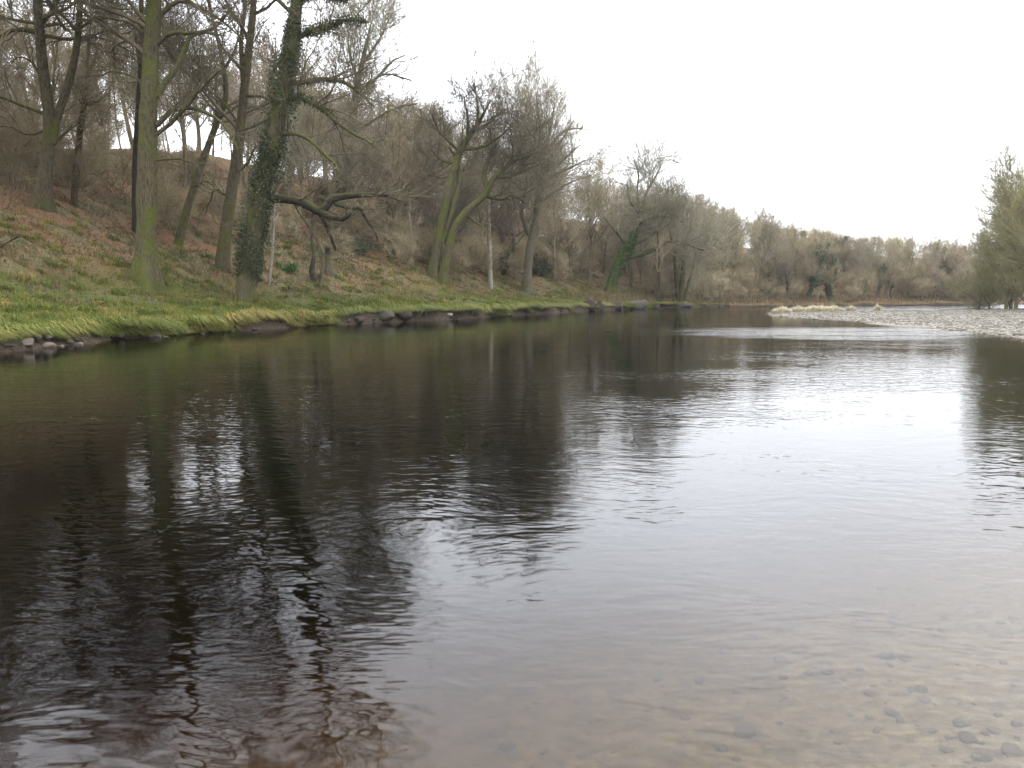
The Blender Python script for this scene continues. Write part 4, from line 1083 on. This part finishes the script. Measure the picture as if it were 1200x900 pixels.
# pebbles of the bar: uncountable
def scatter_stones(n, xr, yr, smin_, size, mat, name, lab, seed, extra=None, ztop=True):
    rg = np.random.default_rng(seed)
    x = rg.uniform(*xr, n); y = yr[0] + (yr[1] - yr[0]) * rg.uniform(0, 1, n) ** 1.4
    s = sdist(x, y, RIGHT, -1); ok = (s > smin_) & (np.abs(x / np.maximum(y, 1)) < .78); x, y, s = x[ok], y[ok], s[ok]
    z = right_height(x, y, s); n = len(x)
    sz = size * np.exp(rg.normal(0, .45, n))
    sc_ = sz[:, None] * np.column_stack([rg.uniform(.8, 1.3, n), rg.uniform(.8, 1.3, n), rg.uniform(.25, .5, n)])
    ang = rg.uniform(0, 6.28, n); ca, sa = np.cos(ang), np.sin(ang)
    var = IV1[None] * (1 + .16 * rg.normal(size=(n, len(IV1), 1)))
    v = var * sc_[:, None]
    vx = v[..., 0] * ca[:, None] - v[..., 1] * sa[:, None]; vy = v[..., 0] * sa[:, None] + v[..., 1] * ca[:, None]
    v = np.stack([vx + x[:, None], vy + y[:, None], v[..., 2] + (z + sz * .15)[:, None]], -1)
    f = IF1[None] + (np.arange(n) * len(IV1))[:, None, None]
    b = MB(); b.add(v.reshape(-1, 3), None, f.reshape(-1, 3), np.repeat(rg.uniform(0, 1, n), len(IV1)))
    tag(link(name, b.mesh(name, M[mat], True, True)), lab, 'pebbles', kind='stuff')
scatter_stones(80000, (16, 70), (26, 102), -.2, .042, 'pebble', 'pebbles', 'pale grey pebbles and cobbles of the gravel bar', 401)
scatter_stones(2500, (-4, 8), (1.2, 9), -3.5, .014, 'bedstone', 'bed_pebbles', 'brown pebbles on the shallow river bed near the bank', 402)

# single stones on the shallow bed at the near bank
BST = [rock_mesh('river_stone', 220 + k, 'bedstone', (IV2, IF2), .2) for k in range(6)]
def px_on_bed(px, py):
    d = ray(px, py); Y = np.linspace(1.5, 14, 700); X = d[0] / d[1] * Y; Z = CAM_H + d[2] / d[1] * Y
    h = height(X, Y); i = np.argmax(h >= Z); return np.array([X[i], Y[i], h[i]])
for px, py, w, lab in [(872, 862, 40, 'round ochre stone on the river bed, largest near the bottom of the photo'), (970, 790, 24, 'pale oval stone on the river bed above the shallows'),
                       (1020, 815, 26, 'brown stone on the river bed left of the shallows'), (1045, 838, 30, 'dark stone on the river bed nearest the shallows'),
                       (1135, 868, 34, 'reddish stone just breaking the shallow water at the bottom right'), (1165, 858, 26, 'brown stone breaking the shallow water at the bottom right'),
                       (1185, 885, 44, 'grey stone in the bottom right corner at the water edge'), (1150, 890, 36, 'ochre stone in the shallows beside the grey corner stone'),
                       (1110, 880, 24, 'small reddish stone left of the reddish stone in the shallows'), (1192, 850, 22, 'small dark stone at the right edge of the shallows')]:
    g = px_on_bed(px, py); size = w / 2 / F * g[1] * .8
    put('river_stone', BST[rng.integers(6)], (g[0], g[1], g[2] + size * .12), size, lab, 'stone', 'stones on the shallow river bed', (1, .85, .36))
for k in range(24):
    px, py = rng.uniform(500, 1200), rng.uniform(690, 900)
    if rng.uniform() > (px - 400) / 700: continue
    g = px_on_bed(px, py); size = np.exp(rng.normal(-3.5, .3))
    put('river_stone', BST[rng.integers(6)], (g[0], g[1], g[2] + size * .1), size, 'brown rounded cobble under the clear shallow water', 'stone', 'cobbles under the shallow water', (1, .85, .5))

# ------------------------------------------------------------------ the damp air of an overcast day
def haze_box():
    t = NT('haze'); pv = t.n('VolumePrincipled'); pv.inputs['Color'].default_value = (.97, .98, 1, 1); pv.inputs['Density'].default_value = HAZE
    pv.inputs['Anisotropy'].default_value = 0.0
    t.l(pv.outputs[0], t.out.inputs['Volume'])
    x0, x1, y0, y1, z0, z1 = -1502, 1502, -602, 1502, -8, 75
    v = [(x, y, z) for z in (z0, z1) for y in (y0, y1) for x in (x0, x1)]
    q = [(0, 2, 3, 1), (4, 5, 7, 6), (0, 1, 5, 4), (2, 6, 7, 3), (0, 4, 6, 2), (1, 3, 7, 5)]
    b = MB(); b.add(v, q); tag(link('haze', b.mesh('haze', t.m, False)), 'thin pale damp air over the river and woods', 'haze', kind='stuff')
HAZE = .00013
haze_box()
# ------------------------------------------------------------------ sky, sun, camera
W = bpy.data.worlds.new('World'); SC.world = W; W.use_nodes = True
nt_ = W.node_tree; nt_.nodes.clear()
def wn(t, **k):
    x = nt_.nodes.new('ShaderNode' + t)
    for a, b in k.items(): setattr(x, a, b)
    return x
SUN_EL, SUN_AZ = math.radians(48), math.radians(35)
sky = wn('TexSky', sky_type='NISHITA'); sky.sun_disc = False; sky.sun_elevation = SUN_EL; sky.sun_rotation = SUN_AZ
sky.air_density = 1.0; sky.dust_density = 4.0
hs = wn('HueSaturation'); hs.inputs['Saturation'].default_value = .12
nt_.links.new(sky.outputs[0], hs.inputs['Color'])
tcw = wn('TexCoord'); sp_ = wn('SeparateXYZ'); nt_.links.new(tcw.outputs['Generated'], sp_.inputs[0])
rp = wn('ValToRGB'); e_ = rp.color_ramp.elements
e_[0].position = 0.0; e_[0].color = (13, 13.1, 13.4, 1); e_[1].position = .55; e_[1].color = (42, 43.8, 47.5, 1)
nt_.links.new(sp_.outputs['Z'], rp.inputs[0])
cn = wn('TexNoise'); cn.inputs['Scale'].default_value = 2.2; cn.inputs['Detail'].default_value = 5
mpw = wn('Mapping'); mpw.inputs['Scale'].default_value = (1, 1, 2.5); nt_.links.new(tcw.outputs['Generated'], mpw.inputs[0]); nt_.links.new(mpw.outputs[0], cn.inputs['Vector'])
mr = wn('MapRange'); mr.inputs[1].default_value = .3; mr.inputs[2].default_value = .7; mr.inputs[3].default_value = .86; mr.inputs[4].default_value = 1.12
nt_.links.new(cn.outputs['Fac'], mr.inputs[0])
ml = wn('Mix', data_type='RGBA', blend_type='MULTIPLY'); ml.inputs[0].default_value = 1
nt_.links.new(rp.outputs[0], ml.inputs[6]); nt_.links.new(mr.outputs[0], ml.inputs[7])
mw = wn('Mix', data_type='RGBA'); mw.inputs[0].default_value = .9
nt_.links.new(hs.outputs[0], mw.inputs[6]); nt_.links.new(ml.outputs[2], mw.inputs[7])
bg = wn('Background'); bg.inputs['Strength'].default_value = .12
ow = wn('OutputWorld'); nt_.links.new(mw.outputs[2], bg.inputs[0]); nt_.links.new(bg.outputs[0], ow.inputs[0])

sd = bpy.data.lights.new('sun', 'SUN'); sd.energy = .5; sd.angle = math.radians(40); sd.color = (1, .96, .9)
so = bpy.data.objects.new('sun', sd); COL.objects.link(so)
from mathutils import Vector
sv = Vector((math.sin(SUN_AZ) * math.cos(SUN_EL), math.cos(SUN_AZ) * math.cos(SUN_EL), math.sin(SUN_EL)))
so.rotation_euler = (-sv).to_track_quat('-Z', 'Y').to_euler()
so.location = (60, 40, 80)

cd = bpy.data.cameras.new('camera'); co = bpy.data.objects.new('camera', cd); COL.objects.link(co)
cd.sensor_width = 36; cd.lens = 36 * F / 1200; cd.clip_end = 5000; cd.clip_start = .05
co.location = (0, 0, CAM_H); co.rotation_euler = (math.pi / 2 - PITCH, 0, 0)
SC.camera = co
vs = SC.view_settings; vs.view_transform = 'Standard'; vs.look = 'None'; vs.gamma = 1; vs.use_curve_mapping = False; vs.exposure = 0.2
cy = SC.cycles
cy.max_bounces = 6; cy.diffuse_bounces = 2; cy.glossy_bounces = 3; cy.transmission_bounces = 3; cy.transparent_max_bounces = 6; cy.volume_bounces = 1
cy.caustics_reflective = False; cy.caustics_refractive = False
cy.use_denoising = True; cy.denoiser = 'OPENIMAGEDENOISE'
